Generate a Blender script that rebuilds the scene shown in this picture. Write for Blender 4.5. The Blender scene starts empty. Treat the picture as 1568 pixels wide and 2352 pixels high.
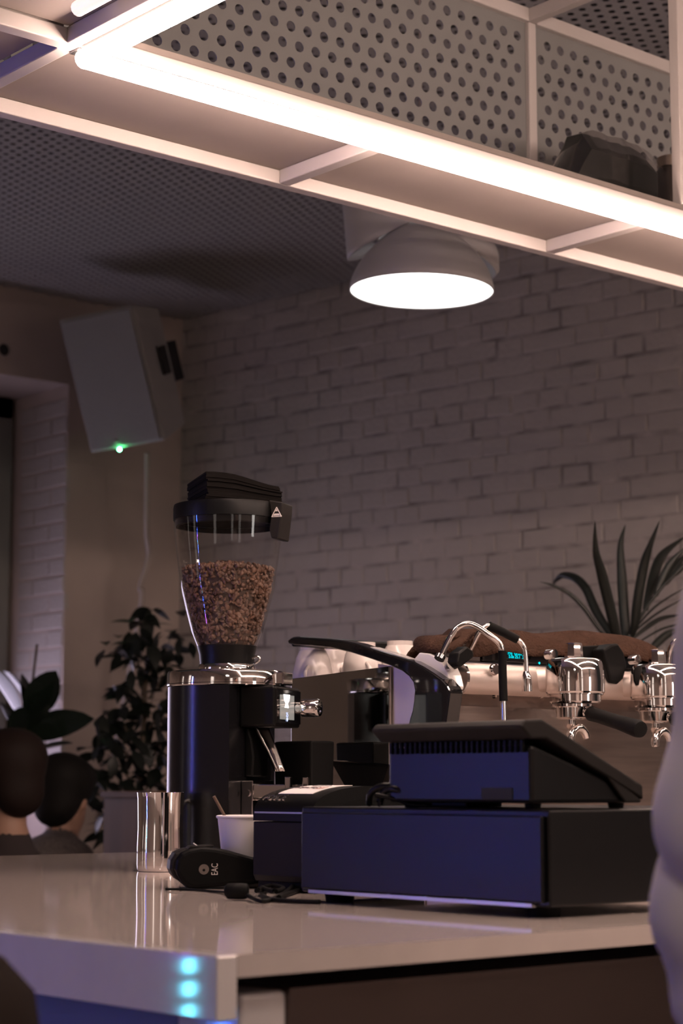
import bpy, math, random
import numpy as np
from mathutils import Vector, Matrix, Euler

random.seed(7)
SC = bpy.context.scene
COL = SC.collection

# ------------------------------------------------------------------ camera
EYE = 1.135                                   # eye height; the worktop is at 1.0 m
FPX = 4450.0                                  # focal length in pixels of the 1568 x 2352 frame
TH = math.atan((1800.0 - 1176.0) / FPX)       # tilt up
AZ = math.radians(49.26)                      # heading: world X and Y follow the bar's edges
cam_d = bpy.data.cameras.new('camera'); cam = bpy.data.objects.new('camera', cam_d); COL.objects.link(cam)
cam_d.sensor_fit = 'VERTICAL'; cam_d.sensor_height = 36.0; cam_d.sensor_width = 24.0
cam_d.lens = 36.0 * FPX / 2352.0
cam.location = (0, 0, EYE); cam.rotation_euler = (math.pi / 2 + TH, 0, AZ - math.pi / 2)
cam_d.dof.use_dof = True; cam_d.dof.focus_distance = 2.85; cam_d.dof.aperture_fstop = 7.5
cam_d.clip_start = 0.05; cam_d.clip_end = 100
SC.camera = cam

# ------------------------------------------------------------------ world, exposure
wd = bpy.data.worlds.new('world'); SC.world = wd; wd.use_nodes = True
bg = wd.node_tree.nodes['Background']
bg.inputs[0].default_value = (1.0, 0.87, 0.81, 1); bg.inputs[1].default_value = 0.022
SC.view_settings.view_transform = 'Standard'; SC.view_settings.look = 'None'
SC.view_settings.gamma = 1.0; SC.view_settings.use_curve_mapping = False
SC.view_settings.exposure = 0.08
SC.cycles.max_bounces = 4; SC.cycles.diffuse_bounces = 2; SC.cycles.glossy_bounces = 3; SC.cycles.transparent_max_bounces = 8
SC.cycles.use_adaptive_sampling = True; SC.cycles.adaptive_threshold = 0.07; SC.cycles.adaptive_min_samples = 24
SC.cycles.sample_clamp_indirect = 4.0
try:
    SC.cycles.use_denoising = True
except Exception:
    pass
LED_WARM = 54.0
LED_RGB = 235.0
LAMP = 4.0

# ------------------------------------------------------------------ placing helpers
FW = Vector((math.cos(AZ), math.sin(AZ), 0)); RT = Vector((math.sin(AZ), -math.cos(AZ), 0))
def ray(px, py):
    xc = (px - 784.0) / FPX; yc = (1176.0 - py) / FPX
    fw = math.cos(TH) - yc * math.sin(TH); up = math.sin(TH) + yc * math.cos(TH)
    return xc / fw, up / fw
def W(px, py, D):
    x, u = ray(px, py); v = FW * D + RT * (x * D); v.z = EYE + u * D; return v
def G(px, py, z):
    x, u = ray(px, py); return W(px, py, (z - EYE) / u)
def PX(px, py, X):
    x, u = ray(px, py); return W(px, py, X / (FW.x + x * RT.x))
def PY(px, py, Y):
    x, u = ray(px, py); return W(px, py, Y / (FW.y + x * RT.y))

# ------------------------------------------------------------------ materials
MATS = {}
def mat(name, col, rough=0.5, metal=0.0, spec=0.5, noise=0.0, nscale=20.0, bump=0.0, bscale=60.0, coat=0.0, emit=None, estr=0.0, stretch=None, sheen=0.0):
    m = bpy.data.materials.new(name); m.use_nodes = True
    nt = m.node_tree; b = nt.nodes['Principled BSDF']
    b.inputs['Base Color'].default_value = (*col, 1); b.inputs['Roughness'].default_value = rough
    b.inputs['Metallic'].default_value = metal; b.inputs['Specular IOR Level'].default_value = spec
    if coat: b.inputs['Coat Weight'].default_value = coat; b.inputs['Coat Roughness'].default_value = 0.05
    if sheen: b.inputs['Sheen Weight'].default_value = sheen
    if emit: b.inputs['Emission Color'].default_value = (*emit, 1); b.inputs['Emission Strength'].default_value = estr
    if noise or bump:
        tc = nt.nodes.new('ShaderNodeTexCoord'); mp = nt.nodes.new('ShaderNodeMapping')
        nt.links.new(tc.outputs['Object'], mp.inputs[0])
        if stretch: mp.inputs['Scale'].default_value = stretch
    if noise:
        n = nt.nodes.new('ShaderNodeTexNoise'); n.inputs['Scale'].default_value = nscale; n.inputs['Detail'].default_value = 2
        nt.links.new(mp.outputs[0], n.inputs[0])
        r = nt.nodes.new('ShaderNodeMapRange'); r.inputs[1].default_value = 0.3; r.inputs[2].default_value = 0.7
        r.inputs[3].default_value = 1 - noise; r.inputs[4].default_value = 1 + noise * 0.5
        nt.links.new(n.outputs[0], r.inputs[0])
        mx = nt.nodes.new('ShaderNodeMix'); mx.data_type = 'RGBA'; mx.blend_type = 'MULTIPLY'; mx.inputs[0].default_value = 1
        mx.inputs[6].default_value = (*col, 1); nt.links.new(r.outputs[0], mx.inputs[7]); nt.links.new(mx.outputs[2], b.inputs['Base Color'])
    if bump:
        n2 = nt.nodes.new('ShaderNodeTexNoise'); n2.inputs['Scale'].default_value = bscale; n2.inputs['Detail'].default_value = 2
        nt.links.new(mp.outputs[0], n2.inputs[0])
        bp = nt.nodes.new('ShaderNodeBump'); bp.inputs['Strength'].default_value = bump; bp.inputs['Distance'].default_value = 0.01
        nt.links.new(n2.outputs[0], bp.inputs['Height']); nt.links.new(bp.outputs[0], b.inputs['Normal'])
    MATS[name] = m
    return m
mat('white_paint', (0.52, 0.47, 0.45), 0.45, noise=0.05, nscale=6)
mat('board', (0.33, 0.275, 0.25), 0.7, noise=0.05, nscale=8)
mat('panel_paint', (0.21, 0.205, 0.202), 0.5, noise=0.06, nscale=4)
mat('aluminium', (0.55, 0.55, 0.56), 0.3, 1.0)
mat('led_warm', (1, 0.9, 0.85), 0.5, emit=(1.0, 0.74, 0.62), estr=LED_WARM)
mat('led_dim', (0.9, 0.85, 0.8), 0.4, emit=(1.0, 0.80, 0.70), estr=1.0)
mat('lamp_glow', (1, 1, 1), 0.5, emit=(1.0, 0.98, 0.93), estr=LAMP)
mat('lamp_shade', (0.75, 0.73, 0.74), 0.5)
mat('brick_paint', (0.47, 0.425, 0.405), 0.6, noise=0.10, nscale=5, bump=0.5, bscale=45)
mat('mortar_paint', (0.42, 0.375, 0.36), 0.8, noise=0.5, nscale=9)
mat('plaster', (0.52, 0.43, 0.39), 0.8, noise=0.15, nscale=3)
mat('ceiling_paint', (0.36, 0.345, 0.335), 0.7)
mat('void', (0.07, 0.065, 0.06), 0.9)
mat('floor_concrete', (0.16, 0.14, 0.13), 0.5, noise=0.2, nscale=4)
mat('counter', (0.62, 0.53, 0.485), 0.06, spec=0.5, noise=0.03, nscale=30)
mat('counter_apron', (0.75, 0.68, 0.65), 0.05, noise=0.03, nscale=30)
mat('base_dark', (0.10, 0.10, 0.12), 0.5)
mat('base_steel', (0.13, 0.10, 0.09), 0.28, 0.9, noise=0.15, nscale=3)
mat('rubber', (0.005, 0.005, 0.005), 0.6, spec=0.12)
mat('black_plastic', (0.004, 0.004, 0.004), 0.5, spec=0.12)
mat('black_satin', (0.004, 0.004, 0.004), 0.36, spec=0.2)
mat('grinder_black', (0.006, 0.006, 0.007), 0.21, spec=0.42)
mat('black_gloss', (0.008, 0.008, 0.009), 0.06, coat=0.6)
mat('black_metal', (0.006, 0.006, 0.006), 0.5, spec=0.15)
mat('drawer_metal', (0.004, 0.004, 0.0045), 0.34, spec=0.27)
mat('printer_plastic', (0.014, 0.012, 0.011), 0.55, spec=0.16)
mat('label_paper', (0.92, 0.86, 0.83), 0.7)
mat('ink', (0.12, 0.09, 0.09), 0.7)
mat('ink_red', (0.6, 0.28, 0.22), 0.7)
mat('print_grey', (0.16, 0.13, 0.115), 0.6)
mat('print_white', (0.75, 0.68, 0.65), 0.6)
mat('chrome', (0.82, 0.78, 0.76), 0.06, 1.0)
mat('steel_polished', (0.74, 0.70, 0.68), 0.12, 1.0)
mat('steel_mirror', (0.60, 0.60, 0.58), 0.05, 1.0)
mat('steel_satin', (0.80, 0.70, 0.65), 0.50, 1.0, stretch=(1, 30, 30))
mat('steel_brushed', (0.50, 0.42, 0.38), 0.30, 1.0, noise=0.2, nscale=6, stretch=(1, 1, 12))
mat('white_enamel', (0.92, 0.88, 0.86), 0.12, coat=0.4)
mat('porcelain', (0.82, 0.74, 0.71), 0.2, coat=0.3)
mat('paper_cup', (0.92, 0.86, 0.84), 0.6)
mat('wood_stick', (0.16, 0.10, 0.07), 0.6)
mat('coffee', (0.05, 0.02, 0.01), 0.2)
mat('bean', (0.15, 0.08, 0.053), 0.40, noise=0.4, nscale=40)
mat('bean_core', (0.05, 0.026, 0.017), 0.7)
mat('napkin', (0.009, 0.0075, 0.007), 0.9, spec=0.05, noise=0.2, nscale=60, stretch=(1, 1, 14))
mat('towel', (0.060, 0.031, 0.021), 0.95, bump=0.6, bscale=220, noise=0.2, nscale=60, spec=0.1)
mat('screen_lcd', (0.10, 0.10, 0.09), 0.1, emit=(0.62, 0.60, 0.56), estr=0.32)
mat('screen_icon', (1, 1, 1), 0.3, emit=(0.95, 0.95, 1.0), estr=1.3)
mat('screen_blue', (0.5, 0.6, 1), 0.3, emit=(0.5, 0.62, 1.0), estr=0.9)
mat('vfd_cyan', (0, 0.6, 0.7), 0.3, emit=(0.0, 0.72, 0.85), estr=1.1)
mat('led_green', (0.1, 0.9, 0.4), 0.3, emit=(0.12, 1.0, 0.35), estr=3.0)
mat('speaker_paint', (0.36, 0.35, 0.34), 0.6)
mat('speaker_grille', (0.27, 0.27, 0.265), 0.7, noise=0.1, nscale=200)
mat('cable_grey', (0.42, 0.36, 0.33), 0.6)
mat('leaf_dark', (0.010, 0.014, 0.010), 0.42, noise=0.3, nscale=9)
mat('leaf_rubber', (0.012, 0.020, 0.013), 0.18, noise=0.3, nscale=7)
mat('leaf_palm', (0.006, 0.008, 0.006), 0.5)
mat('bark', (0.10, 0.075, 0.055), 0.9, noise=0.3, nscale=30)
mat('pot', (0.10, 0.09, 0.085), 0.7)
mat('soil', (0.03, 0.022, 0.016), 0.95)
mat('wood', (0.16, 0.085, 0.052), 0.55, noise=0.3, nscale=8, stretch=(1, 1, 0.15))
mat('skin', (0.42, 0.24, 0.17), 0.55)
mat('hair_black', (0.008, 0.007, 0.006), 0.7, spec=0.2)
mat('hair_brown', (0.016, 0.009, 0.007), 0.7, spec=0.2)
mat('coat_grey', (0.15, 0.125, 0.118), 0.95, noise=0.35, nscale=120)
mat('coat_dark', (0.035, 0.025, 0.025), 0.9)
mat('trousers', (0.03, 0.03, 0.036), 0.9)
mat('shirt', (0.62, 0.55, 0.51), 0.9, noise=0.06, nscale=5, bump=0.15, bscale=25)
mat('shoe', (0.03, 0.03, 0.03), 0.6)
mat('eye_white', (0.8, 0.78, 0.75), 0.2)
mat('stool_dark', (0.012, 0.007, 0.005), 0.9, spec=0.05)
mat('bag_dark', (0.012, 0.013, 0.012), 0.35)
mat('jar_dark', (0.03, 0.022, 0.018), 0.3, noise=0.5, nscale=30)
mat('lid_metal', (0.30, 0.24, 0.20), 0.35, 1.0)
mat('frame_dark', (0.20, 0.20, 0.19), 0.6)
mat('vent_dark', (0.02, 0.02, 0.02), 0.7)
mat('day_pane', (0.5, 0.5, 0.6), 0.3, emit=(0.84, 0.72, 1.0), estr=2.8)
mat('window_light', (0.5, 0.5, 0.5), 0.3, emit=(1.0, 0.85, 0.76), estr=1.0)
mat('window_bright', (0.5, 0.5, 0.5), 0.3, emit=(1.0, 0.93, 0.88), estr=7.0)

def clear_glass(name, tint, refl=1.0, rough=0.02):
    m = bpy.data.materials.new(name); m.use_nodes = True; nt = m.node_tree
    for n in list(nt.nodes): nt.nodes.remove(n)
    o = nt.nodes.new('ShaderNodeOutputMaterial'); mx = nt.nodes.new('ShaderNodeMixShader')
    t = nt.nodes.new('ShaderNodeBsdfTransparent'); g = nt.nodes.new('ShaderNodeBsdfGlossy')
    lw_ = nt.nodes.new('ShaderNodeLayerWeight'); lw_.inputs[0].default_value = 0.5
    fr = nt.nodes.new('ShaderNodeMath'); fr.operation = 'POWER'; fr.inputs[1].default_value = 4.0; nt.links.new(lw_.outputs['Facing'], fr.inputs[0])
    ml = nt.nodes.new('ShaderNodeMath'); ml.operation = 'MULTIPLY_ADD'; ml.inputs[1].default_value = 0.7*refl; ml.inputs[2].default_value = 0.045*refl
    t.inputs[0].default_value = (*tint, 1); g.inputs[0].default_value = (0.95, 0.95, 0.95, 1); g.inputs[1].default_value = rough
    nt.links.new(fr.outputs[0], ml.inputs[0]); nt.links.new(ml.outputs[0], mx.inputs[0])
    nt.links.new(t.outputs[0], mx.inputs[1]); nt.links.new(g.outputs[0], mx.inputs[2]); nt.links.new(mx.outputs[0], o.inputs[0])
    MATS[name] = m
clear_glass('hopper_glass', (0.94, 0.93, 0.92))
clear_glass('bag_film', (0.86, 0.84, 0.83), 1.3, 0.12)
clear_glass('smoke_glass', (0.5, 0.45, 0.42))

# ------------------------------------------------------------------ mesh builder
class MB:
    def __init__(s): s.v = []; s.f = []; s.mi = []
    def add(s, vs, fs, m=0):
        o = len(s.v); s.v += [tuple(p) for p in vs]; s.f += [tuple(i + o for i in f) for f in fs]; s.mi += [m] * len(fs); return s
    def box(s, x0, x1, y0, y1, z0, z1, m=0, M=None):
        vs = [Vector(p) for p in ((x0,y0,z0),(x1,y0,z0),(x1,y1,z0),(x0,y1,z0),(x0,y0,z1),(x1,y0,z1),(x1,y1,z1),(x0,y1,z1))]
        if M: vs = [M @ p for p in vs]
        return s.add(vs, [(0,3,2,1),(4,5,6,7),(0,1,5,4),(1,2,6,5),(2,3,7,6),(3,0,4,7)], m)
    def tube(s, pts, r, n=10, caps=True, m=0):
        pts = [Vector(p) for p in pts]; k = len(pts)
        rs = r if isinstance(r, (list, tuple)) else [r] * k
        t0 = (pts[1] - pts[0]).normalized(); a = Vector((0, 0, 1)) if abs(t0.z) < 0.9 else Vector((1, 0, 0))
        nx = t0.cross(a).normalized(); vs = []
        for i in range(k):
            t = (pts[min(i + 1, k - 1)] - pts[max(i - 1, 0)]).normalized()
            nx = (nx - t * nx.dot(t)).normalized(); ny = t.cross(nx)
            for j in range(n):
                q = 2 * math.pi * j / n; vs.append(pts[i] + (nx * math.cos(q) + ny * math.sin(q)) * rs[i])
        fs = [(i*n+j, i*n+(j+1)%n, (i+1)*n+(j+1)%n, (i+1)*n+j) for i in range(k-1) for j in range(n)]
        if caps: fs += [tuple(reversed(range(n))), tuple(range((k-1)*n, k*n))]
        return s.add(vs, fs, m)
    def lathe(s, prof, n=32, c=(0,0,0), M=None, m=0, caps=True):
        vs = []
        for r, z in prof:
            for j in range(n):
                q = 2*math.pi*j/n; vs.append(Vector((r*math.cos(q), r*math.sin(q), z)))
        if M: vs = [M @ p for p in vs]
        vs = [p + Vector(c) for p in vs]; k = len(prof)
        fs = [(i*n+j, i*n+(j+1)%n, (i+1)*n+(j+1)%n, (i+1)*n+j) for i in range(k-1) for j in range(n)]
        if caps:
            if prof[0][0] > 1e-6: fs.append(tuple(reversed(range(n))))
            if prof[-1][0] > 1e-6: fs.append(tuple(range((k-1)*n, k*n)))
        return s.add(vs, fs, m)
    def prism(s, poly, O, U, V, N, d0, d1, m=0):
        O, U, V, N = Vector(O), Vector(U), Vector(V), Vector(N); n = len(poly)
        vs = [O + U*a + V*b + N*d0 for a, b in poly] + [O + U*a + V*b + N*d1 for a, b in poly]
        fs = [tuple(reversed(range(n))), tuple(range(n, 2*n))] + [(i, (i+1)%n, n+(i+1)%n, n+i) for i in range(n)]
        return s.add(vs, fs, m)
    def poly3(s, pts, N, d, m=0):
        """solid slab: a 3-D outline pushed by d along N"""
        pts = [Vector(p) for p in pts]; N = Vector(N); n = len(pts)
        vs = pts + [p + N*d for p in pts]
        fs = [tuple(reversed(range(n))), tuple(range(n, 2*n))] + [(i, (i+1)%n, n+(i+1)%n, n+i) for i in range(n)]
        return s.add(vs, fs, m)
    def ball(s, c, r, nu=16, nv=10, M=None, m=0):
        r = Vector(r) if not isinstance(r, (int, float)) else Vector((r, r, r)); c = Vector(c); vs = []
        for i in range(nv + 1):
            a = math.pi * i / nv
            for j in range(nu):
                b = 2*math.pi*j/nu
                p = Vector((r.x*math.sin(a)*math.cos(b), r.y*math.sin(a)*math.sin(b), r.z*math.cos(a)))
                vs.append(c + (M @ p if M else p))
        fs = [(i*nu+j, (i+1)*nu+j, (i+1)*nu+(j+1)%nu, i*nu+(j+1)%nu) for i in range(nv) for j in range(nu)]
        return s.add(vs, fs, m)
    def build(s, name, material, parent=None, smooth=None, bevel=0.0, seg=2, solid=0.0, loc=None, sub=0):
        me = bpy.data.meshes.new(name); me.from_pydata([tuple(p) for p in s.v], [], s.f)
        ml = material if isinstance(material, (list, tuple)) else [material]
        for q in ml: me.materials.append(MATS[q])
        if len(ml) > 1: me.polygons.foreach_set('material_index', s.mi)
        fix_normals(me)
        if smooth is not None:
            me.polygons.foreach_set('use_smooth', [True] * len(me.polygons)); me.set_sharp_from_angle(angle=math.radians(smooth))
        o = bpy.data.objects.new(name, me); COL.objects.link(o)
        if parent: o.parent = parent
        if loc is not None: o.location = loc
        if solid:
            q = o.modifiers.new('thickness', 'SOLIDIFY'); q.thickness = solid; q.offset = 0
        if bevel:
            q = o.modifiers.new('bevel', 'BEVEL'); q.width = bevel; q.segments = seg; q.limit_method = 'ANGLE'; q.angle_limit = math.radians(40)
        if sub:
            q = o.modifiers.new('sub', 'SUBSURF'); q.levels = sub; q.render_levels = sub
        return o
def fix_normals(me):
    import bmesh
    if len(me.polygons) > 60000: return
    b = bmesh.new(); b.from_mesh(me)
    bmesh.ops.remove_doubles(b, verts=b.verts, dist=1e-7)
    bmesh.ops.recalc_face_normals(b, faces=b.faces); b.to_mesh(me); b.free()
def thing(name, label, cat, loc=(0,0,0), rz=0.0, group=None):
    o = bpy.data.objects.new(name, None); COL.objects.link(o); o.empty_display_size = 0.05
    o.location = loc; o.rotation_euler = (0, 0, rz); o['label'] = label; o['category'] = cat
    if group: o['group'] = group
    return o
def tag(o, label, cat, group=None, kind=None):
    o['label'] = label; o['category'] = cat
    if group: o['group'] = group
    if kind: o['kind'] = kind
    return o
def struct(o, label, cat): o['kind'] = 'structure'; o['label'] = label; o['category'] = cat; return o
def text(name, body, size, material, parent, M, extrude=0.0002, align='CENTER'):
    cu = bpy.data.curves.new(name, 'FONT'); cu.body = body; cu.size = size; cu.align_x = align; cu.align_y = 'CENTER'; cu.extrude = extrude
    tmp = bpy.data.objects.new(name, cu); COL.objects.link(tmp)
    bpy.context.view_layer.update()
    me = bpy.data.meshes.new_from_object(tmp.evaluated_get(bpy.context.evaluated_depsgraph_get()))
    bpy.data.objects.remove(tmp); me.materials.clear(); me.materials.append(MATS[material])
    me.transform(M); o = bpy.data.objects.new(name, me); COL.objects.link(o); o.parent = parent
    return o
def frame(O, X, Y, Z):
    M = Matrix.Identity(4)
    for i, a in enumerate((X, Y, Z)):
        a = Vector(a).normalized()
        M[0][i], M[1][i], M[2][i] = a
    M[0][3], M[1][3], M[2][3] = O
    return M
def rel(p, o): return Vector(p) - Vector(o)
def smoothpath(pts, n=6):
    P = [Vector(p) for p in pts]; out = []
    for i in range(len(P) - 1):
        p0 = P[max(i-1, 0)]; p1 = P[i]; p2 = P[i+1]; p3 = P[min(i+2, len(P)-1)]
        for k in range(n):
            t = k / n
            out.append(0.5*((2*p1) + (p2-p0)*t + (2*p0-5*p1+4*p2-p3)*t*t + (3*p1-p0-3*p2+p3)*t**3))
    out.append(P[-1]); return out

# ================================================================== THE ROOM
CEIL = 3.213
CORNER = Vector((5.05, 6.98, 0))
struct(MB().box(-2.2, 7.0, -2.2, 8.2, -0.1, 0.0).build('floor', 'floor_concrete'), 'dark concrete floor of the coffee bar', 'floor')

# perforated ceiling sheet: real holes
def perforated(cells, p, rh, basis, ring=12):
    """sheet of hexagonal cells, each with a round hole; basis(a,b) -> 3-D point"""
    R = p / math.sqrt(3); vs = []; fs = []
    for (a, b) in cells:
        o = len(vs); nn = ring
        for k in range(nn):
            q = math.radians(30) + 2*math.pi*k/nn
            rr = R if nn == 6 else (R if k % (nn//6) == 0 else R*math.cos(math.pi/6)/math.cos(((k % (nn//6))/(nn//6))*math.pi/3 - math.pi/6))
            vs.append(basis(a + rr*math.cos(q), b + rr*math.sin(q)))
        for k in range(nn):
            q = math.radians(30) + 2*math.pi*k/nn
            vs.append(basis(a + rh*math.cos(q), b + rh*math.sin(q)))
        for k in range(nn): fs.append((o+k, o+(k+1)%nn, o+nn+(k+1)%nn, o+nn+k))
    return vs, fs
p = 0.042; cells = []
row = 0; x = 0.6
while x < 5.95:
    y = 2.3 + (p/2 if row % 2 else 0)
    while y < 7.05:
        # keep inside the two walls
        if x < 5.05 + (6.98 - y) * 0.136 - 0.02 and y < 6.96 and x > 0.6 + max(0, (y-2.3)*0.35): cells.append((y, x))
        y += p
    x += p*math.sqrt(3)/2; row += 1
m = MB(); vs, fs = perforated(cells, p, 0.0105, lambda a, b: (b, a, CEIL), 6); m.add(vs, fs)
ceil_o = struct(m.build('ceiling', 'ceiling_paint'), 'perforated metal ceiling with rows of round holes', 'ceiling')
MB().box(-0.2, 6.2, 2.2, 8.0, CEIL + 0.10, CEIL + 0.14).build('ceiling_void', 'void', ceil_o)
MB().box(-1.9, 6.2, -1.9, 2.19, CEIL, CEIL + 0.14).build('ceiling_plain_part', 'ceiling_paint', ceil_o)

# wall behind the viewer, with the window that mirrors in the chrome
YB = -1.9; XB = -1.9
def window_wall(name, length, holes, M, label):
    mb = MB(); a = 0.0
    for (h0, h1) in holes + [(length, length)]:
        mb.box(a, h0, -0.3, 0, 0, 3.4)
        if h1 > h0: mb.box(h0, h1, -0.3, 0, 0, 0.9); mb.box(h0, h1, -0.3, 0, 2.7, 3.4)
        a = h1
    o = struct(mb.build(name, 'plaster'), label, 'wall'); o.matrix_world = M; return o
hb_ = [(1.0, 1.6), (2.5, 3.0), (4.9, 5.5)]; hs_ = [(2.0, 2.5), (3.7, 4.2), (7.2, 7.8)]
Mb_ = Matrix.Translation((XB, YB, 0)); Ms_ = Matrix.Translation((XB, 8.2, 0)) @ Matrix.Rotation(-math.pi/2, 4, 'Z')
window_wall('wall_back', 8.9, hb_, Mb_, 'plain plaster wall behind the viewer with tall windows')
window_wall('wall_far_left', 10.1, hs_, Ms_, 'plain plaster side wall with narrow windows')
wi = 2
for (hl, Mw, lab) in ((hb_, Mb_, 'tall window in the wall behind the viewer'), (hs_, Ms_, 'narrow window in the plain side wall')):
    for (h0, h1) in hl:
        mb = MB(); mb.box(h0, h1, -0.22, -0.16, 0.9, 0.96); mb.box(h0, h1, -0.22, -0.16, 2.64, 2.7); mb.box(h0, h0+0.05, -0.22, -0.16, 0.96, 2.64); mb.box(h1-0.05, h1, -0.22, -0.16, 0.96, 2.64); mb.box(h0+0.05, h1-0.05, -0.21, -0.17, 1.95, 2.0)
        o = struct(mb.build('window_%d' % wi, 'frame_dark'), lab, 'window'); o.matrix_world = Mw; wi += 1
        if h0 == 4.9:
            MB().box(h0+0.05, h1-0.05, -0.195, -0.19, 1.30, 1.95).build('pane', 'window_bright', o)
            MB().box(h0+0.05, h1-0.05, -0.20, -0.18, 0.96, 1.2995).build('blind', 'frame_dark', o); MB().box(h0+0.05, h1-0.05, -0.20, -0.18, 2.0005, 2.64).build('blind', 'frame_dark', o)
        else:
            for z0_, z1_ in ((0.96, 1.95), (2.0, 2.64)): MB().box(h0+0.05, h1-0.05, -0.195, -0.19, z0_, z1_).build('pane', 'window_light', o)  # warm glowing panes added to give the chrome bright bands

# left wall with a deep window opening
XJ = PY(152, 1200, 6.98).x
ZL = PY(60, 868, 6.98).z
wl = MB(); wl.box(XJ, 5.3, 6.98, 7.50, 0, 3.4); wl.box(0.2, XJ, 6.98, 7.50, ZL, 3.4); wl.box(0.2, XJ, 6.98, 7.50, 0, 0.75); wl.box(0.2, 2.2, 6.98, 7.5, 0.75, ZL); wl.box(-1.9, 0.2, 6.98, 7.5, 0, 3.4)
wall_left = struct(wl.build('wall_left', 'plaster'), 'brown painted plaster wall with a deep window opening', 'wall')
random.seed(3)
# jamb bricks (return of the opening)
brick_me = {}
def brick_mesh(l):
    if l not in brick_me:
        h = 0.067; d = 0.02; b = 0.004
        mb = MB()
        # front face inset -> worn edges, 18 triangles
        o = [(0,0,0),(l,0,0),(l,0,h),(0,0,h)]; i = [(b,-d,b),(l-b,-d,b),(l-b,-d,h-b),(b,-d,h-b)]; mid = [(0,-d+b,0),(l,-d+b,0),(l,-d+b,h),(0,-d+b,h)]
        vs = o + mid + i
        fs = [(a, (a+1)%4, 4+(a+1)%4, 4+a) for a in range(4)] + [(4+a, 4+(a+1)%4, 8+(a+1)%4, 8+a) for a in range(4)] + [(8,9,10,11)]
        mb.add(vs, fs); me = bpy.data.meshes.new('brick'); me.from_pydata([tuple(v) for v in mb.v], [], mb.f); me.materials.append(MATS['brick_paint']); fix_normals(me)
        brick_me[l] = me
    return brick_me[l]
def put_brick(parent, me, loc, rz=0.0):
    o = bpy.data.objects.new('brick', me); COL.objects.link(o); o.parent = parent; o.location = loc; o.rotation_euler = (random.uniform(-.006,.006), 0, rz + random.uniform(-.006,.006)); return o
z = 1.02; c = 0
while z < ZL - 0.06:
    yy = 6.984 + random.uniform(-.006, .012); k = c
    while yy < 7.30:
        l = (0.242, 0.118)[k % 2]
        o = put_brick(wall_left, brick_mesh(l), (XJ + 0.016 + random.uniform(-.003,.002), yy + l, z), -math.pi/2)
        yy += l + 0.007; k += 1
    z += 0.077; c += 1
# window: timber frame, mullion and pane at the back of the opening
wn = MB(); wn.box(XJ-0.16, XJ-0.02, 7.40, 7.46, 0.80, ZL); wn.box(2.25, XJ-0.02, 7.40, 7.46, 0.76, 0.86); wn.box(2.25, XJ-0.02, 7.40, 7.46, ZL-0.10, ZL)
win = struct(wn.build('window_1', 'frame_dark', bevel=0.004), 'grey window frame at the back of the deep opening', 'window')
MB().box(2.25, XJ-0.16, 7.425, 7.435, 0.86, 1.60).build('pane', 'day_pane', win)
MB().box(2.9, 2.96, 7.40, 7.46, 0.86, ZL-0.1).build('mullion', 'frame_dark', win)
MB().box(2.25, XJ-0.16, 7.42, 7.44, 1.601, ZL-0.10).build('blind', 'frame_dark', win)

# right brick wall (rotated a little against the bar)
WROT = math.atan2(-0.991, 0.135)
wr = bpy.data.objects
wall_right = MB().box(-0.05, 6.2, 0.012, 0.4, 0, 3.4).build('wall_right', 'mortar_paint'); wall_right.location = CORNER; wall_right.rotation_euler = (0, 0, WROT)
struct(wall_right, 'white painted brick wall with worn joints', 'wall')
random.seed(11)
allb = []; z = 0.72; c = 0
while z < 3.19:
    s = -0.03 - (0.065 if c % 2 else 0) ; k = c % 3
    while s < 5.9:
        l = (0.242, 0.118)[(k % 2) if c % 4 else 1]
        if random.random() < 0.12: l = 0.118
        j = random.choice((0.0015, 0.003, 0.005, 0.008))
        allb.append((s, z + random.uniform(-.004, .004), l)); s += l + j + 0.002; k += 1
    z += 0.0765 ; c += 1
inview = [b for b in allb if b[0] < 2.62 and b[1] > 1.45]
inview.sort(key=lambda b: -b[0] - (0.001*b[2])); big = set(inview[:300]); rest = MB()
for b in allb:
    dy = random.uniform(-.002, .0018)
    if b in big:
        put_brick(wall_right, brick_mesh(b[2]), (b[0], 0.0294 + dy, b[1]))
    else:
        me = brick_mesh(b[2]); rest.add([(v.co.x + b[0], v.co.y + 0.0294 + dy, v.co.z + b[1]) for v in me.vertices], [tuple(f.vertices) for f in me.polygons])
ob = rest.build('brickwork', 'brick_paint', wall_right); ob['kind'] = 'stuff'

# round vent on the left wall
vc = PY(10, 803, 6.97)
v = thing('wall_vent', 'small dark round vent hole high on the left wall', 'vent', (vc.x, 6.98, vc.z))
My = Matrix.Rotation(math.pi/2, 4, 'X')
MB().lathe([(0.026, -0.002), (0.036, -0.002), (0.036, 0.01), (0.026, 0.01), (0.026, -0.002)], 24, M=My, caps=False).build('rim', 'plaster', v, smooth=40)
MB().lathe([(0.027, 0.000), (0.027, 0.004)], 24, M=My).build('hole', 'vent_dark', v)

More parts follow.
